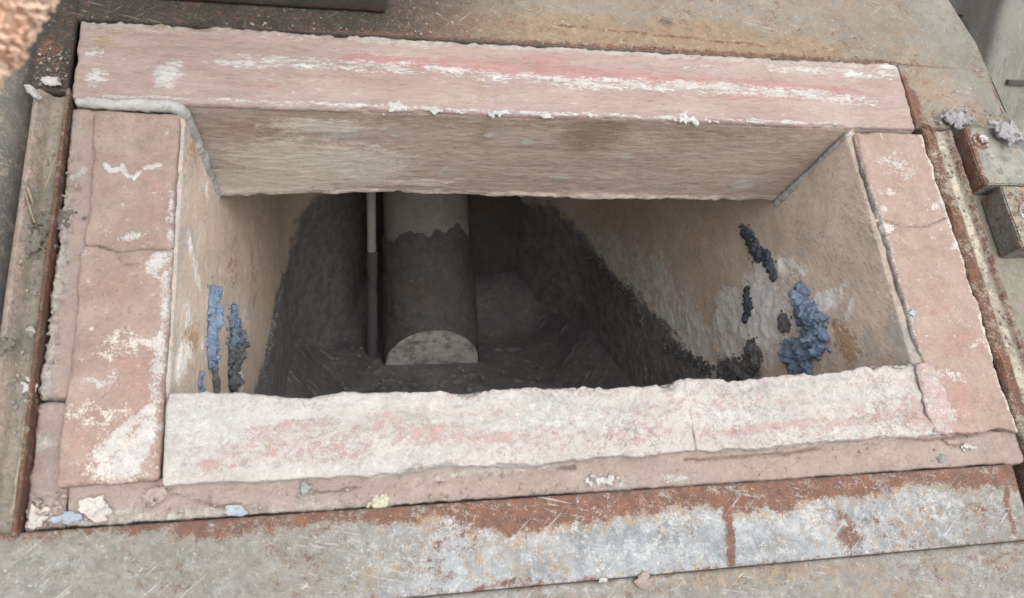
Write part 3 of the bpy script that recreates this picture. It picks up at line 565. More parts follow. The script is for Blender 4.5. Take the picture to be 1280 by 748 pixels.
def lump(name, balls, mat, parent=None, wear=None, voxel=0.0012, seed=0, amp=0.0012, size=0.005):
    """balls: (centre, radius) in world space, fused into one crusty mass"""
    cs = np.array([b[0] for b in balls], float); rs = np.array([b[1] for b in balls], float)
    bv = (cs[:, None] + rs[:, None, None] * ICO_V[None]).reshape(-1, 3)
    bf = (ICO_F[None] + (np.arange(len(cs)) * len(ICO_V))[:, None, None]).reshape(-1, 3).astype(np.int32)
    me = bpy.data.meshes.new('tmp')
    me.vertices.add(len(bv)); me.vertices.foreach_set('co', bv.astype(np.float32).ravel())
    me.loops.add(len(bf) * 3); me.loops.foreach_set('vertex_index', bf.ravel())
    me.polygons.add(len(bf)); me.polygons.foreach_set('loop_start', np.arange(0, len(bf) * 3, 3, dtype=np.int32))
    me.update(calc_edges=True)
    o = bpy.data.objects.new('tmp', me); scene.collection.objects.link(o)
    md = o.modifiers.new('r', 'REMESH'); md.mode = 'VOXEL'; md.voxel_size = voxel
    dg = bpy.context.evaluated_depsgraph_get(); ev = bpy.data.meshes.new_from_object(o.evaluated_get(dg))
    V = np.empty(len(ev.vertices) * 3, np.float32); ev.vertices.foreach_get('co', V); V = V.reshape(-1, 3).astype(float)
    N = np.empty(len(ev.vertices) * 3, np.float32); ev.vertices.foreach_get('normal', N); N = N.reshape(-1, 3)
    Q = np.empty(len(ev.loops), np.int32); ev.loops.foreach_get('vertex_index', Q); Q = Q.reshape(-1, 4)   # voxel remesh gives quads only
    bpy.data.objects.remove(o); bpy.data.meshes.remove(me); bpy.data.meshes.remove(ev)
    V = V + N * (amp * fbm(V, size, 3, seed) + amp * 0.7 * (0.5 - worley(V, size * 1.3, seed)))[:, None]
    w = wear(V) if callable(wear) else wear
    return build(name, V, Q, mat, parent, wear=w)

rng = np.random.default_rng(7)
# plaster dabs on the lower front edge of the lintel
for c, r in (((0.2658, 0.4393), .006), ((0.3350, 0.4392), .009), ((0.3799, 0.4368), .006), ((0.4074, 0.4369), .005), ((0.4511, 0.4366), .008), ((0.5091, 0.4358), .007), ((0.5652, 0.4381), .005), ((0.6854, 0.4385), .010), ((0.7191, 0.4387), .006), ((0.7727, 0.4385), .006)):
    bl = [(mouth((c[0] + rng.normal() * r * 0.8, c[1] + rng.normal() * r * 0.35, 0.0012 + rng.random() * 0.001)), r * (0.12 + 0.22 * rng.random())) for _ in range(34)]
    lump('plaster_dab', bl, M['gasket'], mouth_thing, seed=int(r * 1e4), amp=0.001)

# ---------------------------------------------------------------- steel casing
casing = thing('steel_casing', 'rusty scratched steel furnace casing plates surrounding the pink refractory', 'furnace casing', tuple(mouth((0.5, -0.1, 0.02))))

# body behind the plates
prof = np.array([(-0.20, -1.0), (-0.20, -0.32), (0.62, 0.46), (1.75, 0.46), (1.75, -1.0)])
V = []; Fs = []
for x in (-0.16, 1.30): V += [(x, h, z + BASE_Z) for h, z in prof]
# open at the mouth: the sloping face is left out, the plates cover it
bm = bmesh.new(); vv = [bm.verts.new(v) for v in V]
for f in [(5, 6, 1, 0), (7, 8, 3, 2), (8, 9, 4, 3), (0, 1, 2, 3, 4), (9, 8, 7, 6, 5)]: bm.faces.new([vv[i] for i in f])
bmesh.ops.triangulate(bm, faces=bm.faces[:]); bm.verts.index_update()
Vb = np.array([v.co[:] for v in bm.verts]); Qb = np.array([[v.index for v in f.verts] for f in bm.faces]); bm.free()
build('casing_body', Vb, Qb, M['body'], casing, smooth=False)

def flat_grid(u0f, u1f, v0, v1, w, step=0.0045):
    vv = np.linspace(v0, v1, max(int((v1 - v0) / step), 2)); nu = 0
    lo = np.array([u0f(x) for x in vv]); hi = np.array([u1f(x) for x in vv]); nu = max(int((hi - lo).max() / step), 2)
    s = np.linspace(0, 1, nu)
    g = np.zeros((len(vv), nu, 3)); g[..., 0] = lo[:, None] + (hi - lo)[:, None] * s; g[..., 1] = vv[:, None]; g[..., 2] = w
    return g[:, ::1]

# plate above, with the clipped corner at its right end
OUT = np.array([(0.4395, 1.40), (0.4475, 1.40), (0.449, 1.20), (0.453, 1.178), (0.459, 1.166), (0.468, 1.159), (0.480, 1.157), (0.580, 1.154), (0.590, 1.152), (0.600, 1.149), (0.660, 1.134), (0.80, 1.07)])
right_rim = lambda v: float(np.interp(v, OUT[:, 0], OUT[:, 1]))
grids = [flat_grid(lambda v: -0.004 if v > 0.5400 else 1.0135, right_rim, 0.4405, 0.80, 0.004, 0.0032), flat_grid(lambda v: -0.039, lambda v: -0.004, 0.446, 0.80, 0.004, 0.003)]
V, Q = plate_from_grids(grids, 0.009)
uv = V[:, :2]; uq = uv
rust = np.maximum.reduce([0.75 * sstep(0.010, 0.001, V[:, 1] - 0.5405) * (uv[:, 0] < 1.02) * (V[:, 1] > 0.539) * sstep(0.15, 0.3, uv[:, 0]), stroke(uv, [(1.0108, 0.5175), (1.0196, 0.4795), (1.0193, 0.4298)], .010, .85) , stroke(uv, [(0.5420, 0.5697), (0.6784, 0.5645), (0.8222, 0.5578)], .0022, .75), blob(uv, [((1.0804, 0.4952), .008, .02, 110, .45), ((-0.0259, 0.4964), .02, .03, 0, .55)]), stroke(uv, [(1.1534, 0.5866), (1.1541, 0.4472)], .003, .6)])
pinkish = blob(uv, [((1.0572, 0.5005), .03, .05, 110, .8), ((1.0800, 0.4760), .03, .03, 0, .75), ((1.0427, 0.5324), .02, .03, 0, .7), ((1.1009, 0.4641), .02, .02, 0, .5)])
brown = np.maximum.reduce([blob(uv, [((0.8661, 0.5477), .10, .045, 0, 1), ((0.7320, 0.5581), .14, .05, 0, 1), ((0.5405, 0.5573), .22, .05, 0, .9), ((0.3923, 0.5587), .14, .05, 0, .9), ((1.0489, 0.5131), .008, .03, 110, .7), ((1.1282, 0.4526), .03, .01, 0, .8), ((1.1160, 0.4712), .02, .02, 110, .6), ((0.6534, 0.6099), .25, .02, 0, .5), ((-0.0110, 0.4616), .02, .015, 0, .8)])])
dark = np.maximum(sstep(0.58, 0.26, uv[:, 0] - 0.5 * (uv[:, 1] - 0.54)) * 0.95 * (uv[:, 1] > 0.44), blob(uv, [((-0.0087, 0.5185), .02, .05, 0, .75), ((0.6878, 0.5868), .012, .008, 0, .7)]))  # left-hand gradient paints the lid's shade into the plate colour
V[:, 2] += 0.0012 * fbm(V, 0.05, 3, 3) - 0.002 * rust * fbm(V, 0.006, 2, 8)
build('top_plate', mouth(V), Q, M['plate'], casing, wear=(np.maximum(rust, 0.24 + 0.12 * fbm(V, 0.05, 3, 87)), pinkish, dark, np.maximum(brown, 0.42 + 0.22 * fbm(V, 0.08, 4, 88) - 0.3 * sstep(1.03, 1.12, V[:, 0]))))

# flange under the sill
g = flat_grid(lambda v: -0.06 - 0 * v, lambda v: 0.990, -0.080, -0.0005, 0.004, 0.0028)
V, Q = plate_from_grids([g], 0.008)
uv = V[:, :2]
wob = 0.012 * fbm(V * np.array([1, 0.4, 1]), 0.05, 4, 71, 0.6)
prof_r = np.interp(uv[:, 0], [0.0, 0.1, 0.22, 0.36, 0.42, 0.47, 0.58, 0.62, 0.66, 0.72, 0.8, 0.86, 0.9, 1.0], [.008, .012, .014, .019, .033, .026, .025, .020, .030, .026, .020, .013, .026, .028])
rust = np.maximum.reduce([sstep(0.008, -0.006, -uv[:, 1] - prof_r + wob) * (0.80 + 0.40 * fbm(V, 0.02, 4, 66)), stroke(uv, [(0.6447, 0.0033), (0.6426, -0.0360), (0.6385, -0.0752)], .006, .95), blob(uv, [((0.7725, -0.0611), .018, .016, 60, .8), ((0.7689, -0.0410), .008, .01, 0, .6), ((0.6841, 0.0009), .03, .02, 0, .6), ((0.3526, -0.0367), .004, .004, 0, .8), ((0.3495, -0.0505), .004, .016, 90, .55), ((0.4176, -0.0756), .03, .004, 5, .7), ((0.3914, -0.0782), .01, .005, 0, .7), ((0.9312, -0.0440), .018, .010, -10, .6), ((0.2063, -0.0323), .008, .02, 70, .45), ((0.2025, 0.0023), .03, .012, 0, .55), ((0.7997, -0.0471), .006, .02, 80, .6)]), stroke(uv, [(0.9778, -0.0086), (0.9691, -0.0424), (0.9682, -0.0716)], .005, .75), 0.7 * sstep(0.006, 0.001, uv[:, 1] + 0.080) * (fbm(V, 0.06, 3, 4) * .5 + .6)])
chips = np.maximum(blob(uv, [((0.4704, -0.0162), .14, .03, 5, .62), ((0.3032, -0.0399), .06, .03, 0, .5), ((0.7207, -0.0336), .07, .03, 0, .6), ((0.8890, -0.0370), .06, .03, 0, .55), ((0.5904, -0.0322), .06, .02, 0, .55), ((0.0079, -0.0167), .02, .02, 0, .7), ((0.5445, -0.0588), .1, .01, 0, .5), ((0.3630, -0.0124), .03, .015, 0, .7)]), 0.3)
olive = np.maximum(sstep(0.42, 0.22, uv[:, 0]) * 0.75, sstep(0.86, 0.93, uv[:, 0]) * 0.6)
ochre = np.maximum.reduce([blob(uv, [((0.3407, -0.0145), .02, .012, 0, .8), ((0.1297, -0.0163), .02, .012, 0, .6), ((0.1596, -0.0286), .006, .03, 80, .5), ((0.2546, -0.0013), .06, .015, 0, .55), ((0.9565, -0.0160), .03, .014, 0, .6)]), sstep(0.02, 0.0, -uv[:, 1] - prof_r + wob) * 0.5])
V[:, 2] += 0.001 * fbm(V, 0.06, 3, 5) - 0.0012 * rust * (fbm(V, 0.006, 3, 8) + .3)
build('front_flange', mouth(V), Q, M['flange'], casing, wear=(np.maximum(rust, 0.22 + 0.15 * fbm(V, 0.06, 3, 81)), chips, olive, np.maximum(ochre, 0.24 + 0.3 * fbm(V, 0.05, 4, 83))))

g = flat_grid(lambda v: -0.2, lambda v: 1.18, -0.34, -0.0808, 0.0085, 0.004)
V, Q = plate_from_grids([g], 0.01)
uv = V[:, :2]
ochre = np.maximum(stroke(uv, [(0.6046, -0.0894), (0.7065, -0.0905), (0.7956, -0.0925)], .012, .75), blob(uv, [((0.7417, -0.0911), .03, .01, 0, .9), ((0.8758, -0.1045), .03, .012, -30, .8), ((0.9412, -0.0980), .01, .03, 80, .6), ((0.7885, -0.1163), .1, .02, 0, .6), ((0.5393, -0.0910), .12, .008, 6, .6)]))
chips = blob(uv, [((0.7996, -0.0788), .2, .012, 5, .45), ((0.9174, -0.0961), .05, .03, 0, .45), ((0.5404, -0.0839), .1, .008, 5, .5)])
V[:, 2] += 0.001 * fbm(V, 0.06, 3, 15)
build('lower_plate', mouth(V), Q, M['flange'], casing, wear=(np.maximum(0.5 * blob(uv, [((0.9317, -0.0972), .004, .04, 80, 1)]), 0.26 + 0.1 * fbm(V, 0.05, 3, 85)), chips, 0.62 + 0 * ochre, np.maximum(ochre, 0.34 + 0.2 * fbm(V, 0.06, 4, 86))))

# swept sections down both sides
def sweep(name, profile, v0, v1, mat, weight, seed, step=0.003, amp=0.0012):
    pr = np.array(profile, float); d = np.r_[0, np.cumsum(np.linalg.norm(np.diff(pr, axis=0), axis=1))]
    s = np.linspace(0, d[-1], max(int(d[-1] / 0.0016), 8))
    c = np.stack([np.interp(s, d, pr[:, i]) for i in range(2)], 1)
    k = np.ones(3) / 3
    for i in range(2): c[1:-1, i] = np.convolve(c[:, i], k, 'valid')
    vv = np.arange(v0, v1, step)
    g = np.zeros((len(vv), len(c), 3)); g[..., 0] = c[None, :, 0]; g[..., 1] = vv[:, None]; g[..., 2] = c[None, :, 1]
    P = g.reshape(-1, 3)
    w = weight(P)
    lumpy = amp * fbm(P, 0.012, 4, seed) + 0.0016 * fbm(P, 0.06, 2, seed + 3) + 0.0010 * w[0] * fbm(P, 0.005, 3, seed + 6)
    P = P.copy(); P[:, 2] -= lumpy; P[:, 0] += 0.6 * lumpy
    return build(name, mouth(P), grid_faces(len(vv), len(c)), mat, casing, wear=w)

def wl_(P):
    uv = P[:, :2]
    rust = np.maximum(sstep(-0.010, -0.002, P[:, 0]) * (0.75 + 0.25 * fbm(P, 0.03, 3, 1)), blob(uv, [((-0.0143, 0.4563), .02, .01, 0, .6)]))
    pink = np.maximum(blob(uv, [((0.0038, 0.2718), .012, .06, 90, .7), ((0.0024, 0.3607), .008, .06, 90, .6)]), 0.6 * sstep(0.012, 0.004, np.abs(P[:, 0] + 0.029)))
    mud = np.maximum(blob(uv, [((-0.0156, 0.3240), .015, .10, 88, .7), ((-0.0123, 0.1667), .02, .12, 85, .75), ((-0.0048, 0.3020), .015, .012, 0, .9)]), 0.3)
    lt = np.maximum(stroke(uv, [(-0.0025, 0.1361), (-0.0056, 0.0712), (-0.0068, 0.0169)], .004, .7), blob(uv, [((-0.0101, 0.1822), .004, .004, 0, .9), ((-0.0043, 0.1287), .006, .008, 90, .8)]))
    return (rust, pink, mud, lt)
sweep('side_channel', [(0.0015, 0.03), (0.0012, -0.004), (-0.0025, -0.0045), (-0.0045, 0.006), (-0.010, 0.012), (-0.018, 0.012), (-0.024, 0.004), (-0.029, -0.002), (-0.034, 0.002), (-0.037, 0.012), (-0.038, 0.06)], -0.004, 0.4455, M['channel'], wl_, 400)

def wr_(P):
    uv = P[:, :2]; u = P[:, 0]
    rust = np.maximum(sstep(1.040, 1.030, u) * (0.6 + 0.35 * fbm(P, 0.03, 4, 11)), 0.55 * sstep(0.010, 0.002, np.abs(u - 1.056)))
    lt = np.maximum(sstep(0.010, 0.003, np.abs(u - 1.0425)) * (0.55 + 0.4 * fbm(P, 0.05, 3, 12)), blob(uv, [((1.0262, 0.3997), .004, .02, 110, .8)]))
    mud = sstep(1.058, 1.064, u) * 0.8
    return (rust, 0.2 + 0 * u, mud, lt)
sweep('side_angle', [(1.0145, 0.04), (1.0148, 0.004), (1.018, 0.001), (1.033, 0.002), (1.037, 0.006), (1.050, 0.007), (1.054, 0.001), (1.060, 0.002), (1.064, 0.014), (1.085, 0.016), (1.10, 0.016), (1.14, 0.017)], -0.09, 0.4375, M['channel'], wr_, 420)

# brackets bolted on at the right
def bracket(poly, w_top, thick, seed, label=None, wf=None, mat='bracket'):
    bm = bmesh.new()
    vs_ = [bm.verts.new((u, v, w_top)) for u, v in poly]
    f = bm.faces.new(vs_)
    r = bmesh.ops.extrude_face_region(bm, geom=[f])
    for e in r['geom']:
        if isinstance(e, bmesh.types.BMVert): e.co.z += thick
    bmesh.ops.bevel(bm, geom=bm.edges[:], offset=0.0015, segments=2, affect='EDGES')
    bmesh.ops.triangulate(bm, faces=bm.faces[:])
    for _ in range(5):
        ee = [e for e in bm.edges if e.calc_length() > 0.005]
        if not ee: break
        bmesh.ops.subdivide_edges(bm, edges=ee, cuts=1); bmesh.ops.triangulate(bm, faces=[x for x in bm.faces if len(x.verts) > 3])
    bm.normal_update(); bm.verts.index_update()
    V = np.array([v.co[:] for v in bm.verts]); Q = np.array([[v.index for v in x.verts] for x in bm.faces]); bm.free()
    V[:, 2] += 0.0006 * fbm(V, 0.02, 3, seed)
    o = build('bracket_plate', mouth(V), Q[:, ::-1], M[mat], casing, wear=wf(V) if wf else None, smooth=False)
    if label: o['label'] = label
    return o
def wb1(V):
    uv = V[:, :2]
    return (0.75 * sstep(1.076, 1.070, V[:, 0]), None, np.maximum(0.34 + 0 * V[:, 0] + blob(uv, [((1.1499, 0.4095), .012, .012, 0, .8), ((1.1092, 0.3839), .004, .004, 0, .8), ((1.0955, 0.3633), .004, .004, 0, .8)]), sstep(-0.012, -0.002, V[:, 2]) * 0.7), blob(uv, [((1.1255, 0.4112), .005, .004, 0, .9), ((1.1295, 0.3954), .004, .004, 0, .9), ((1.0737, 0.3534), .02, .008, 0, .5)]))
ub = bracket([(1.065, 0.430), (1.065, 0.345), (1.17, 0.345), (1.17, 0.430)], -0.014, 0.028, 5, 'pale grey green bracket plate with rust spots', wb1)
lb = bracket([(1.080, 0.338), (1.080, 0.255), (1.17, 0.255), (1.17, 0.338)], -0.022, 0.036, 6, 'dark edged lower bracket plate', lambda V: (0.40 + 0 * V[:, 0], None, np.maximum(sstep(-0.021, -0.016, V[:, 2]), 0.42), 0.36 + 0 * V[:, 0]))
def bolt(u, v, w, r, parent):
    ang = np.arange(6) / 6 * 2 * math.pi + 0.3
    bm = bmesh.new()
    vs_ = [bm.verts.new((u + r * math.cos(a), v + r * math.sin(a), w - r * 0.9)) for a in ang]
    f = bm.faces.new(vs_); rr = bmesh.ops.extrude_face_region(bm, geom=[f])
    for e in rr['geom']:
        if isinstance(e, bmesh.types.BMVert): e.co.z += r * 0.9 + 0.002
    bmesh.ops.bevel(bm, geom=bm.edges[:], offset=r * 0.12, segments=2, affect='EDGES')
    bmesh.ops.triangulate(bm, faces=bm.faces[:])
    bm.verts.index_update()
    V = np.array([x.co[:] for x in bm.verts]); Q = np.array([[x.index for x in y.verts] for y in bm.faces]); bm.free()
    build('bolt', mouth(V), Q[:, ::-1], M['bolt'], parent, wear=(0.5, None, None, None), smooth=False)
    ang = np.linspace(0, 2 * math.pi, 33)[:-1]
    ring = [(1.6, 0.002), (1.6, -0.0016), (1.5, -0.0022), (0.5, -0.0022)]
    V = np.array([[(u + r * k * math.cos(a), v + r * k * math.sin(a), w + dw) for a in ang] for k, dw in ring]).reshape(-1, 3)
    kk = np.arange(4 * 32).reshape(4, 32)
    q = np.stack([kk[:-1], kk[1:], np.roll(kk[1:], -1, 1), np.roll(kk[:-1], -1, 1)], -1).reshape(-1, 4)
    build('washer', mouth(V), q, M['bolt'], parent, wear=(0.55, None, None, None))
bolt(1.0825, 0.408, -0.014, 0.0075, ub)
bolt(1.107, 0.300, -0.022, 0.009, lb)

# rust scale curling along the right edge
M['orange'] = layered('orange_rust_scale', ((0.25, 0.135, 0.06), (0.15, 0.075, 0.04)), [], bump=0.8, grain=2)
for k, (a, b_) in enumerate((((1.0125, .438), (1.0155, .40)), ((1.017, .445), (1.034, .425)), ((1.0135, .33), (1.016, .30)), ((1.013, .145), (1.0165, .085)))):
    strip('rust_scale', [(a[0], a[1], 0.000), ((a[0] + b_[0]) / 2 + .002, (a[1] + b_[1]) / 2, -0.003), (b_[0], b_[1], 0.0)], [.0008, .0013, .0007], 500 + k, M['orange'], casing)

# ---------------------------------------------------------------- things around and inside
# assumed sooty lid, added over the upper left to shade plate and lintel
p, n, Q = block((-0.12, 0.570, -0.24), (0.33, 0.60, 0.002), 0.006, 0.004)
p = p + n * (0.0012 * fbm(p, 0.03, 4, 5))[:, None]
tag(build('assumed_lid', mouth(p), Q, M['soot'], wear=(0.6 * blob(p[:, [0, 2]], [((.3, 0), .1, .01, 0, 1), ((.1, 0), .06, .01, 0, 1)]), None, None, None)), 'assumed sooty black steel lid behind the lintel, added to shade the upper left', 'lid')

# dark pipe beside the left channel
def tube_world(name, a, b, r, mat, n=40, m=60, parent=None, wear=None, seed=0, amp=0.001):
    a = np.array(a, float); b = np.array(b, float); t = (b - a) / np.linalg.norm(b - a)
    x = np.cross(t, [0.3, 0.2, 1.0]); x /= np.linalg.norm(x); y = np.cross(t, x)
    s = np.linspace(0, 1, m); ang = np.linspace(0, 2 * math.pi, n + 1)[:-1]
    V = (a + (b - a) * s[:, None])[:, None] + r * (np.cos(ang)[None, :, None] * x + np.sin(ang)[None, :, None] * y)
    P = V.reshape(-1, 3); c = np.repeat(a + (b - a) * s[:, None], n, 0); nr = (P - c) / r
    P = P + nr * (amp * fbm(P, 0.04, 4, seed))[:, None]
    k = np.arange(m * n).reshape(m, n)
    q = np.stack([k[:-1], np.roll(k[:-1], -1, 1), np.roll(k[1:], -1, 1), k[1:]], -1).reshape(-1, 4)
    return build(name, P, q, mat, parent, wear=wear(P) if wear else None)
a = mouth((-0.100, 0.03, 0.052)); b = mouth((-0.100, 0.66, 0.052))
tag(tube_world('steel_pipe', a, b, 0.056, M['pipe'], n=72, m=200, wear=lambda P: (None, None, None, 0.42 + 0.3 * fbm(P, 0.08, 3, 3)), seed=4), 'dark grey round steel pipe along the left side channel', 'pipe')

# riser tube inside
tube = thing('riser_tube', 'thick pale ceramic tube with dark crusted lower half inside the furnace', 'tube', (0.508, 1.20, FLOOR + BASE_Z))
A = np.array((0.509, 1.20, FLOOR - 0.004)); B = np.array((0.492, 1.437, ROOF))
def tube_shell(name, t0, t1, extra, mat, rag=0.0, cut=True, wear=None, seed=0, n=150, m=200):
    ang = np.linspace(0, 2 * math.pi, n + 1)[:-1]
    V = np.zeros((m, n, 3))
    circ = np.stack([np.cos(ang) * 3, np.sin(ang) * 3, ang * 0], 1)
    top = t1 + rag * fbm(circ, 1.5, 6, seed, 0.62)
    s = np.linspace(0, 1, m)[:, None]
    t = t0 + (top[None, :] - t0) * s
    R = 0.115 + (0.097 - 0.115) * t + extra
    cx = A[0] + (B[0] - A[0]) * t; cy = A[1] + (B[1] - A[1]) * t; cz = A[2] + (B[2] - A[2]) * t
    x = R * np.cos(ang); y = R * np.sin(ang)
    P = np.stack([cx + x, cy + y, cz], -1)
    d = (0.0012 + 0.9 * extra) * fbm(P.reshape(-1, 3), 0.03, 5, seed + 3).reshape(m, n)
    x = x + d * np.cos(ang); y = y + d * np.sin(ang)
    if cut: y = np.where(t < 0.20, np.maximum(y, -R * np.clip(t / 0.20, 0, 1) + 0.002 + 0.003 * fbm(P.reshape(-1, 3), 0.015, 4, seed + 7).reshape(m, n)), y)     # foot bevelled off towards the mouth
    P = np.stack([cx + x, cy + y, cz + BASE_Z], -1).reshape(-1, 3)
    k = np.arange(m * n).reshape(m, n)
    q = np.stack([k[:-1], np.roll(k[:-1], -1, 1), np.roll(k[1:], -1, 1), k[1:]], -1).reshape(-1, 4)
    return build(name, P, q, mat, tube, wear=wear(P) if wear else None)
tube_shell('tube_body', 0, 1, 0, M['tube'], wear=lambda P: (0.3 + 0.3 * fbm(P, 0.05, 4, 6), sstep(0.15, 0.14, P[:, 2] - BASE_Z - FLOOR) * (0.62 + 0.5 * fbm(P, 0.03, 5, 16)), None, None), seed=2)
crust = tube_shell('dross_crust', 0.20, 0.52, 0.004, M['black'], rag=0.08, cut=False, seed=9, wear=lambda P: (0.25 + 0.2 * fbm(P, 0.05, 4, 6), None, None, 0.35 + 0.3 * fbm(P, 0.1, 3, 6)))
crust['label'] = 'dark ragged crust round the lower half of the tube'
# the crust reaches to the floor on both sides of the bevelled foot
ang = np.linspace(math.radians(-22), math.radians(202), 120)
n_, m_ = 120, 60
t = np.linspace(0, 0.215, m_)[:, None]; R = 0.115 - 0.018 * t + 0.004
sh = np.clip(1 - t / 0.20, 0, 1)
lim = np.arcsin(np.clip(t / 0.20, 0, 1))                       # where the bevel meets the round wall
a0 = -lim; a1 = math.pi + lim
aa = a0 + (a1 - a0) * np.linspace(0, 1, n_)[None, :]
P = np.stack([A[0] + (B[0] - A[0]) * t + R * np.cos(aa), A[1] + (B[1] - A[1]) * t + R * np.sin(aa), A[2] + (B[2] - A[2]) * t + BASE_Z + 0 * aa], -1).reshape(-1, 3)
cc = np.repeat(np.stack([A[0] + (B[0] - A[0]) * t[:, 0], A[1] + (B[1] - A[1]) * t[:, 0], A[2] + (B[2] - A[2]) * t[:, 0] + BASE_Z], 1), n_, 0)
nr = (P - cc) / np.linalg.norm(P - cc, axis=1)[:, None]
P = P + nr * (0.003 * fbm(P, 0.03, 5, 12))[:, None]
build('dross_crust', P, grid_faces(m_, n_, True), M['black'], tube, wear=(0.3 + 0.2 * fbm(P, 0.05, 4, 6), None, None, 0.3))

rod = thing('probe_rod', 'thin pale vertical probe rod just left of the thick tube', 'rod', (0.364, 1.26, FLOOR + BASE_Z))
tube_world('rod_shaft', (0.366, 1.26, FLOOR + BASE_Z), (0.358, 1.26, ROOF + BASE_Z), 0.0105, M['gasket'], n=24, m=120, parent=rod)
tube_world('rod_crust', (0.366, 1.26, FLOOR + BASE_Z), (0.3625, 1.26, -0.155 + BASE_Z), 0.0135, M['black'], n=24, m=80, parent=rod, seed=8, amp=0.004)['label'] = 'dark crust on the lower half of the rod'

# dross lumps stuck to the chamber walls
def side_lump(name, label, cat, wall, spine, width, depth, count, mat, seed, wear=None, ball=(0.0016, 0.0052), group='dross lumps stuck to the chamber walls'):
    """spine: points (h, z) on the wall; lobes pile up within width of it and stand out up to depth"""
    r = np.random.default_rng(seed); sp = np.array(spine, float); balls = []
    d = np.r_[0, np.cumsum(np.linalg.norm(np.diff(sp, axis=0), axis=1))]
    k = count * 3
    sv = r.random(k) * d[-1]
    wd = np.interp(sv, np.linspace(0, d[-1], len(width)), width)
    a = r.random(k) * 2 * math.pi; rad = np.minimum(np.abs(r.normal(size=k)) * 0.62, 1.7)
    ch = np.interp(sv, d, sp[:, 0]) + wd * rad * np.cos(a); cz = np.interp(sv, d, sp[:, 1]) + wd * rad * np.sin(a)
    lob = 0.55 + 0.9 * fbm(np.stack([ch, cz, ch * 0 + seed], 1), 0.016, 2, seed)
    out = 0.75 * depth * np.clip(1 - (rad / 1.5) ** 2, 0, 1) * np.clip(lob, 0.1, 1.25) * (0.5 + 0.5 * r.random(k))
    w = unmouth(0 * ch, ch, cz)[:, 2]
    x = 0.111 + 0.068 * w + out if wall == 'left' else 0.910 - 0.012 * w - out
    b_ = (ball[0] + (ball[1] - ball[0]) * r.random(k) ** 2) * np.where(rad < 1, 1.0, 0.6)
    sgn = -1 if wall == 'left' else 1
    for i in range(k):
        balls.append(((x[i], ch[i], cz[i] + BASE_Z), b_[i]))
        if out[i] > ball[1] and rad[i] < 1: balls.append(((x[i] + sgn * out[i] * 0.5, ch[i], cz[i] + BASE_Z), ball[1]))
    o = lump(name, balls, M[mat], seed=seed, wear=wear, amp=0.0024, size=0.0045, voxel=0.001)
    return tag(o, label, cat, group)
low_grey = lambda z0, z1: (lambda V: (None, None, sstep(z1, z0, V[:, 2] - BASE_Z + 0.02 * fbm(V, 0.02, 3, 4)), None))
side_lump('dross_lump', 'long bright blue dross lump on the left wall, nearest the left jamb', 'dross', 'left', [(0.3229, 0.0911), (0.2969, 0.0670), (0.2638, 0.0310)], [.014, .018, .014], .018, 200, 'blue', 1, low_grey(-.03, .01))
side_lump('dross_lump', 'blue dross lump fading to grey below, further in on the left wall', 'dross', 'left', [(0.4326, 0.0156), (0.4288, -0.0108), (0.3718, -0.0543)], [.024, .027, .020], .020, 230, 'blue', 2, low_grey(-.03, .02))
side_lump('dross_lump', 'smallest blue dross dab low on the left wall above the sill', 'dross', 'left', [(0.2065, 0.0389), (0.1965, 0.0228)], [.007, .007], .008, 40, 'blue', 3)
side_lump('dross_lump', 'grey dross trail hanging under the long blue lump on the left wall', 'dross', 'left', [(0.2813, 0.0176), (0.2691, -0.0181)], [.008, .008], .008, 40, 'grey_dross', 4)
side_lump('dross_lump', 'tall dark slate dross streak high on the right wall', 'dross', 'right', [(0.5064, 0.1177), (0.4703, 0.0973), (0.4195, 0.0932), (0.3967, 0.0759)], [.012, .016, .014, .008], .010, 110, 'slate', 5, lambda V: (None, None, 0.35 + 0.4 * fbm(V, 0.02, 3, 3), None))
side_lump('dross_lump', 'largest bright blue dross clump on the right wall', 'dross', 'right', [(0.3256, 0.0796), (0.3117, 0.0586), (0.2818, 0.0540), (0.2681, 0.0326), (0.3060, -0.0026), (0.3339, -0.0153)], [.014, .018, .028, .024, .020, .018], .024, 300, 'blue', 6, lambda V: (None, None, 0.12 + 0.5 * fbm(V, 0.03, 3, 6), None), (0.0018, 0.006))
side_lump('dross_lump', 'blue dross foot at the sill below the largest blue clump', 'dross', 'right', [(0.3235, -0.0258), (0.2978, -0.0250), (0.2711, -0.0134)], [.012, .014, .010], .014, 70, 'blue', 7)
side_lump('dross_lump', 'small dark slate dross dab left of the largest blue clump', 'dross', 'right', [(0.4697, 0.0312), (0.4573, 0.0115), (0.4588, -0.0136)], [.009, .012, .008], .008, 50, 'slate', 8)
side_lump('dross_lump', 'rough grey dross pile low on the right wall at the sill', 'dross', 'right', [(0.4312, -0.0459), (0.4050, -0.0613), (0.4383, -0.0995), (0.4969, -0.1339)], [.016, .022, .026, .03], .018, 200, 'grey_dross', 9)
side_lump('dross_lump', 'dull grey dross dab touching the left side of the largest blue clump', 'dross', 'right', [(0.3565, 0.0282), (0.3459, 0.0175)], [.012, .012], .010, 45, 'grey_dross', 10)

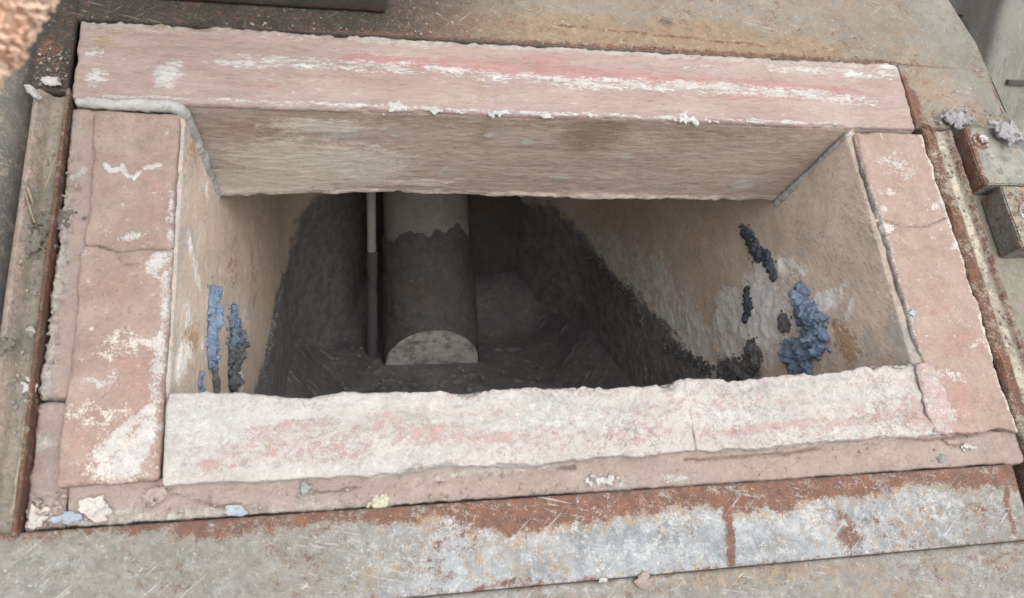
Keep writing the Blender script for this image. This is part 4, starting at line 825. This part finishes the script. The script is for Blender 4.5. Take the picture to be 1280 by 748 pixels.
side_lump('dross_lump', 'thin crusty dark dross rim along the old melt line on the right wall', 'dross', 'right', [(1.3895, -0.1336), (1.2135, -0.1590), (1.0358, -0.1547), (0.8804, -0.1622), (0.8448, -0.1840)], [.016, .012, .016, .014, .010], .010, 170, 'grey_dross', 31)
side_lump('dross_lump', 'lumpy grey dross rim low on the right wall, left of the grey pile', 'dross', 'right', [(0.7246, -0.1728), (0.6268, -0.1617), (0.5398, -0.1426)], [.016, .018, .016], .010, 110, 'grey_dross', 32)
side_lump('dross_lump', 'thin crusty dark dross rim along the old melt line on the left wall', 'dross', 'left', [(1.0208, -0.1335), (0.8642, -0.1507), (0.7086, -0.1628), (0.5896, -0.1715)], [.012, .012, .014, .014], .008, 140, 'grey_dross', 33)

# loose crumbs, flakes and dirt
def flake(name, label, cat, c, rx, ry, w, mat, seed, thick=0.0016, lift=0.002, wear=None, group=None, rot=0):
    r = np.random.default_rng(seed); n = 26; m = 8
    ang = np.linspace(0, 2 * math.pi, n + 1)[:-1]
    rad = 1 + 0.45 * vnoise(np.stack([np.cos(ang) * 1.6, np.sin(ang) * 1.6, ang * 0 + seed], 1), seed) + 0.22 * r.normal(size=n) * 0.6
    V = []; cr, sr = math.cos(rot), math.sin(rot)
    for lay in (0, 1):
        for k in range(m):
            s = k / (m - 1) + 1e-3
            x = 0.8 * rx * rad * np.cos(ang) * s; y = 0.8 * ry * rad * np.sin(ang) * s
            P = np.stack([c[0] + x * cr - y * sr, c[1] + x * sr + y * cr, x * 0 + w], 1)
            P[:, 2] -= lift * s * s + 0.0010 * fbm(P, 0.006, 3, seed) + (thick if lay == 0 else 0) 
            V.append(P)
    V = np.concatenate(V); q = []
    k = np.arange(m * n).reshape(m, n)
    top = np.stack([k[:-1], k[1:], np.roll(k[1:], -1, 1), np.roll(k[:-1], -1, 1)], -1).reshape(-1, 4)
    q = [top, top[:, ::-1] + m * n, np.stack([k[-1], k[-1] + m * n, np.roll(k[-1], -1) + m * n, np.roll(k[-1], -1)], -1)]
    return tag(build(name, mouth(V), np.concatenate(q), M[mat], wear=wear), label, cat, group)
LED = 0.011
flake('paint_flake', 'round white paint flake in the lower left corner of the mortar ledge', 'paint flake', (0.0613, 0.0115), .012, .010, LED, 'flake', 1, wear=(None, None, .35, None), group='flakes on the lower ledge')
flake('paint_flake', 'large white paint flake under the lower left corner of the jamb', 'paint flake', (0.0550, 0.0180), .015, .010, LED - .001, 'flake', 2, wear=(None, None, .45, None), group='flakes on the lower ledge')
flake('paint_flake', 'white flake at the very corner of the mortar ledge', 'paint flake', (0.0139, 0.0121), .010, .012, LED, 'flake', 3, wear=(None, None, .4, None), group='flakes on the lower ledge')
flake('paint_flake', 'bluish flake between two white flakes in the lower left corner', 'paint flake', (0.0358, 0.0086), .014, .007, LED, 'blueflake', 4, group='flakes on the lower ledge')
flake('paint_flake', 'small pale blue flake on the ledge edge left of centre', 'paint flake', (0.1739, 0.0057), .011, .006, LED - .001, 'blueflake', 5, group='flakes on the lower ledge')
flake('paint_flake', 'pale flake lying across the gap under the front flange', 'paint flake', (0.5467, -0.0852), .010, .008, 0.006, 'mortar', 6)
flake('paint_flake', 'tiny pale flake left of the larger one under the front flange', 'paint flake', (0.5052, -0.0809), .005, .003, 0.006, 'gasket', 7)
flake('paint_flake', 'curled white shell-like chip at the top of the left channel', 'chip', (-0.0298, 0.4318), .013, .0045, -0.002, 'flake', 8, lift=0.006, rot=-0.75)
flake('paint_flake', 'small white chip on the dusty plate at the upper left', 'chip', (-0.0170, 0.4532), .010, .006, 0.001, 'flake', 9, lift=0.003)
flake('paint_flake', 'tiny white chip stuck on the left channel floor', 'chip', (-0.0101, 0.1822), .005, .004, 0.008, 'flake', 10)
def crumb(name, label, cat, c, w, r, mat, seed, n=9, wear=None, squash=(1.3, .8), voxel=0.0009, group=None):
    g_ = np.random.default_rng(seed)
    bl = [(mouth((c[0] + g_.normal() * r * .5 * squash[0], c[1] + g_.normal() * r * .5 * squash[1], w - r * .2 * g_.random())), r * (.07 + .20 * g_.random() ** 2)) for _ in range(n * 8)]
    return tag(lump(name, bl, M[mat], seed=seed, wear=wear, voxel=voxel, amp=0.0014, size=0.004), label, cat, group)
crumb('mortar_crumb', 'yellowish crumb on the lower ledge left of centre', 'crumb', (0.3028, 0.0055), LED - .002, .010, 'yellow', 11)
crumb('mortar_crumb', 'flat pale grey crumb on the lower ledge right of centre', 'crumb', (0.5204, 0.0126), LED - .002, .009, 'gasket', 12, wear=(None, None, .6, None), squash=(2, .6))
crumb('mortar_crumb', 'grey blue crumb under the sill left of centre', 'crumb', (0.2344, 0.0222), LED - .003, .007, 'stone', 13)
crumb('mortar_crumb', 'rounded pinkish knob of mortar below the joint of jamb and sill', 'crumb', (0.1060, 0.0241), LED - .004, .010, 'mortar', 14)
crumb('pebble', 'small dark grey pebble on the ledge at the lower right', 'pebble', (0.9105, 0.0119), LED - .002, .005, 'stone', 15)
crumb('mortar_crumb', 'white crumb on the ledge at the lower right', 'crumb', (0.9477, 0.0221), LED - .002, .006, 'gasket', 16, squash=(1.6, .6))
crumb('mortar_crumb', 'bright blue-white speck on the inner edge of the right jamb', 'crumb', (0.9172, 0.1784), -.001, .0045, 'blueflake', 17)
crumb('dross_splash', 'foamy pale grey dross splash on the plate seam at the right', 'dross', (1.0737, 0.4504), .000, .014, 'light_dross', 18, n=26, squash=(1.5, .7))
crumb('dross_splash', 'pale grey dross splash half covering the upper bracket bolt', 'dross', (1.1186, 0.4196), -.022, .016, 'light_dross', 19, n=26, squash=(1, 1))
crumb('dross_splash', 'pale grey dross speck at the right end of the plate seam', 'dross', (1.1480, 0.4445), .000, .008, 'light_dross', 20, n=12, squash=(1.5, .6))
crumb('mud_clod', 'dark mud clod with straws in the middle of the left channel', 'mud', (-0.0044, 0.2976), .008, .014, 'mud', 21, n=18, squash=(1.4, .8))
crumb('mud_clod', 'dark mud clod below the one with straws in the left channel', 'mud', (-0.0157, 0.2718), .008, .012, 'mud', 22, n=14, squash=(1, 1))
crumb('mud_clod', 'flat mud clod at the far left on the ridge of the channel', 'mud', (-0.0263, 0.1633), -.002, .008, 'mud', 23, n=8, squash=(1, 1))
crumb('mortar_crumb', 'pale lime crumb beside the rust lip of the left channel', 'crumb', (-0.0035, 0.1279), .004, .008, 'gasket', 24, n=8, squash=(.7, 1.2))
def straw(label, a, b, w, bend, seed, r=0.0008):
    a = np.array(a); b = np.array(b); m = (a + b) / 2 + bend
    o = strip('straw', [(*a, w[0]), (*m, (w[0] + w[1]) / 2 - .004), (*b, w[1])], [r, r * 1.1, r * .8], seed, M['straw'], None)
    tag(o, label, 'straw')
straw('dry straw leaning up from the mud towards the rust lip', (-0.0141, 0.3240), (-0.0049, 0.3605), (.004, -.001), np.array((.002, 0)), 1)
straw('dry straw bent across the ridge of the left channel', (-0.0295, 0.3282), (-0.0168, 0.2889), (.001, .004), np.array((-.001, .002)), 2)
straw('short thick straw stub above the mud clod', (-0.0283, 0.3309), (-0.0211, 0.3097), (-.002, .004), np.array((.002, 0)), 3, .0014)

# grit and dust crumbs lying in the corners and on the plates
gr = np.random.default_rng(77); GV = []; GQ = []; off = 0
def scatter(n, u0, u1, v0, v1, w, size):
    global off
    for _ in range(n):
        c = np.array((u0 + (u1 - u0) * gr.random(), v0 + (v1 - v0) * gr.random(), w)); r_ = size * (0.3 + 0.9 * gr.random() ** 3)
        a_ = gr.random() * 6.28; base = np.array([[1, 0, 0], [-.5, .87, 0], [-.5, -.87, 0], [.6, .6, -.9], [-.8, .1, -.8], [.2, -.8, -.9]]) * (0.7 + 0.6 * gr.random((6, 1)))
        rot = np.array([[math.cos(a_), -math.sin(a_), 0], [math.sin(a_), math.cos(a_), 0], [0, 0, 1]])
        GV.append(c + r_ * base @ rot.T)
        GQ.append(np.array([[0, 1, 3], [1, 4, 3], [1, 2, 4], [2, 5, 4], [2, 0, 5], [0, 3, 5], [3, 4, 5]]) + off); off += 6
scatter(160, 0.035, 0.5, 0.004, 0.028, LED - .001, .0022); scatter(120, 0.5, 1.0, 0.004, 0.034, LED - .001, .0018)
scatter(120, 0.004, 0.034, 0.003, 0.03, LED, .003); scatter(90, 0.004, 0.016, 0.12, 0.38, 0.004, .0022)
scatter(200, -0.022, -0.006, 0.0, 0.44, 0.011, .0022); scatter(60, -0.034, -0.024, 0.0, 0.44, 0.001, .0015)
scatter(90, 0.15, 1.0, 0.541, 0.548, 0.003, .0018); scatter(60, 1.016, 1.034, 0.0, 0.43, 0.001, .0018); scatter(90, 1.037, 1.05, 0.0, 0.43, 0.006, .0022)
scatter(50, 0.0, 0.98, -0.09, -0.084, 0.010, .0018); scatter(70, 1.02, 1.14, 0.445, 0.47, 0.003, .0016); scatter(60, -0.036, -0.006, 0.45, 0.50, 0.003, .002)
M['grit'] = layered('mixed_grit', ((0.34, 0.29, 0.26), (0.14, 0.13, 0.12)), [], grain=14, bump=0.3)
tag(build('grit', mouth(np.concatenate(GV)), np.concatenate(GQ), M['grit'], smooth=False), kind='stuff', label='loose grit and mortar crumbs scattered over ledges and steel', cat='grit')

# broken dross lying on the chamber floor
GV = []; GQ = []; off = 0
scatter(220, 0.2, 0.88, 0.75, 1.5, 0.0, .006)
gv = np.concatenate(GV); gv = np.stack([gv[:, 0], gv[:, 1], FLOOR + 0.006 - gv[:, 2] + BASE_Z], 1)
tag(build('dross_rubble', gv, np.concatenate(GQ), M['dark'], smooth=False, wear=(0.5, None, None, None)), kind='stuff', label='broken dark dross rubble strewn over the chamber floor', cat='rubble')

# background beyond the clipped corner
col = thing('concrete_column', 'weathered pale grey concrete column in the background at the upper right', 'column', (2.7, 1.92, 0))
p, n, Q = block((2.365, 0.0, 0.0), (3.0, 2.6, 0.35), 0.02, 0.008)
P = np.stack([p[:, 0], p[:, 2] + 1.75, p[:, 1]], 1)
P[:, 1] -= 0.006 * fbm(P * np.array([1, 1, .2]), 0.08, 3, 4) + 0.012 * (np.abs((P[:, 0] - 1.98) % 0.16 - 0.08) < 0.012)
build('column_shaft', P, Q, M['column'], col, wear=(None, None, None, 0.45 + 0.3 * fbm(P * np.array([1, 1, .2]), 0.15, 3, 5)))
flat_box('slot_cover', (2.455, 1.735, 1.262), (2.53, 1.752, 1.278), M['soot'], col, 0.002)

# terry cloth reaching in at the upper left, close to the camera
ea = np.array((0.1218, -0.1585, 1.4306)); eb = np.array((0.1107, -0.2136, 1.3948)); eye = np.array(cam.location)
ed = (eb - ea) / np.linalg.norm(eb - ea); vd = (ea + eb) / 2 - eye; vd /= np.linalg.norm(vd)
pp = np.cross(ed, vd); pp /= np.linalg.norm(pp); pp = pp if pp[0] < 0 else -pp
CR = 0.040
mid = (ea + eb) / 2 + pp * (CR + 0.002)
cl = thing('terry_cloth', 'fuzzy salmon terry cloth sleeve reaching in at the upper left corner', 'cloth', tuple(mid - np.array((0, 0, 0.05))))
c0, c1 = mid - ed * 0.16, mid + ed * 0.16
tube_world('cloth_roll', c0, c1, CR, M['cloth'], n=90, m=160, parent=cl, seed=3, amp=0.004)
rl = np.random.default_rng(5); LV = []; LQ = []; off = 0; NL = 4200
lsv = rl.random(NL); lav = rl.random(NL) * 2 * math.pi
yy_ = np.cross(ed, pp)
lnr = np.cos(lav)[:, None] * pp + np.sin(lav)[:, None] * yy_
lcc = c0 + (c1 - c0) * lsv[:, None] + lnr * CR
lcc = lcc + lnr * (0.004 * fbm(lcc, 0.04, 4, 3))[:, None]
for nrm, c in zip(lnr, lcc):
    tip = nrm + 0.7 * rl.normal(size=3); tip /= np.linalg.norm(tip)
    u_ = np.cross(tip, ed + 0.2 * rl.normal(size=3)); u_ /= np.linalg.norm(u_); w_ = np.cross(tip, u_)
    ln = 0.003 + 0.003 * rl.random(); rr = 0.0012
    ring = [(0, .7), (.45, 1.0), (.85, .9), (1.0, .3)]
    V6 = np.concatenate([[c + tip * ln * k + rr * g_ * (math.cos(b2) * u_ + math.sin(b2) * w_) for b2 in (0, 1.26, 2.51, 3.77, 5.03)] for k, g_ in ring])
    LV.append(V6); kk = np.arange(20).reshape(4, 5) + off; off += 20
    LQ.append(np.stack([kk[:-1], np.roll(kk[:-1], -1, 1), np.roll(kk[1:], -1, 1), kk[1:]], -1).reshape(-1, 4))
tag(build('terry_loops', np.concatenate(LV), np.concatenate(LQ), M['loops'], cl), kind='stuff')
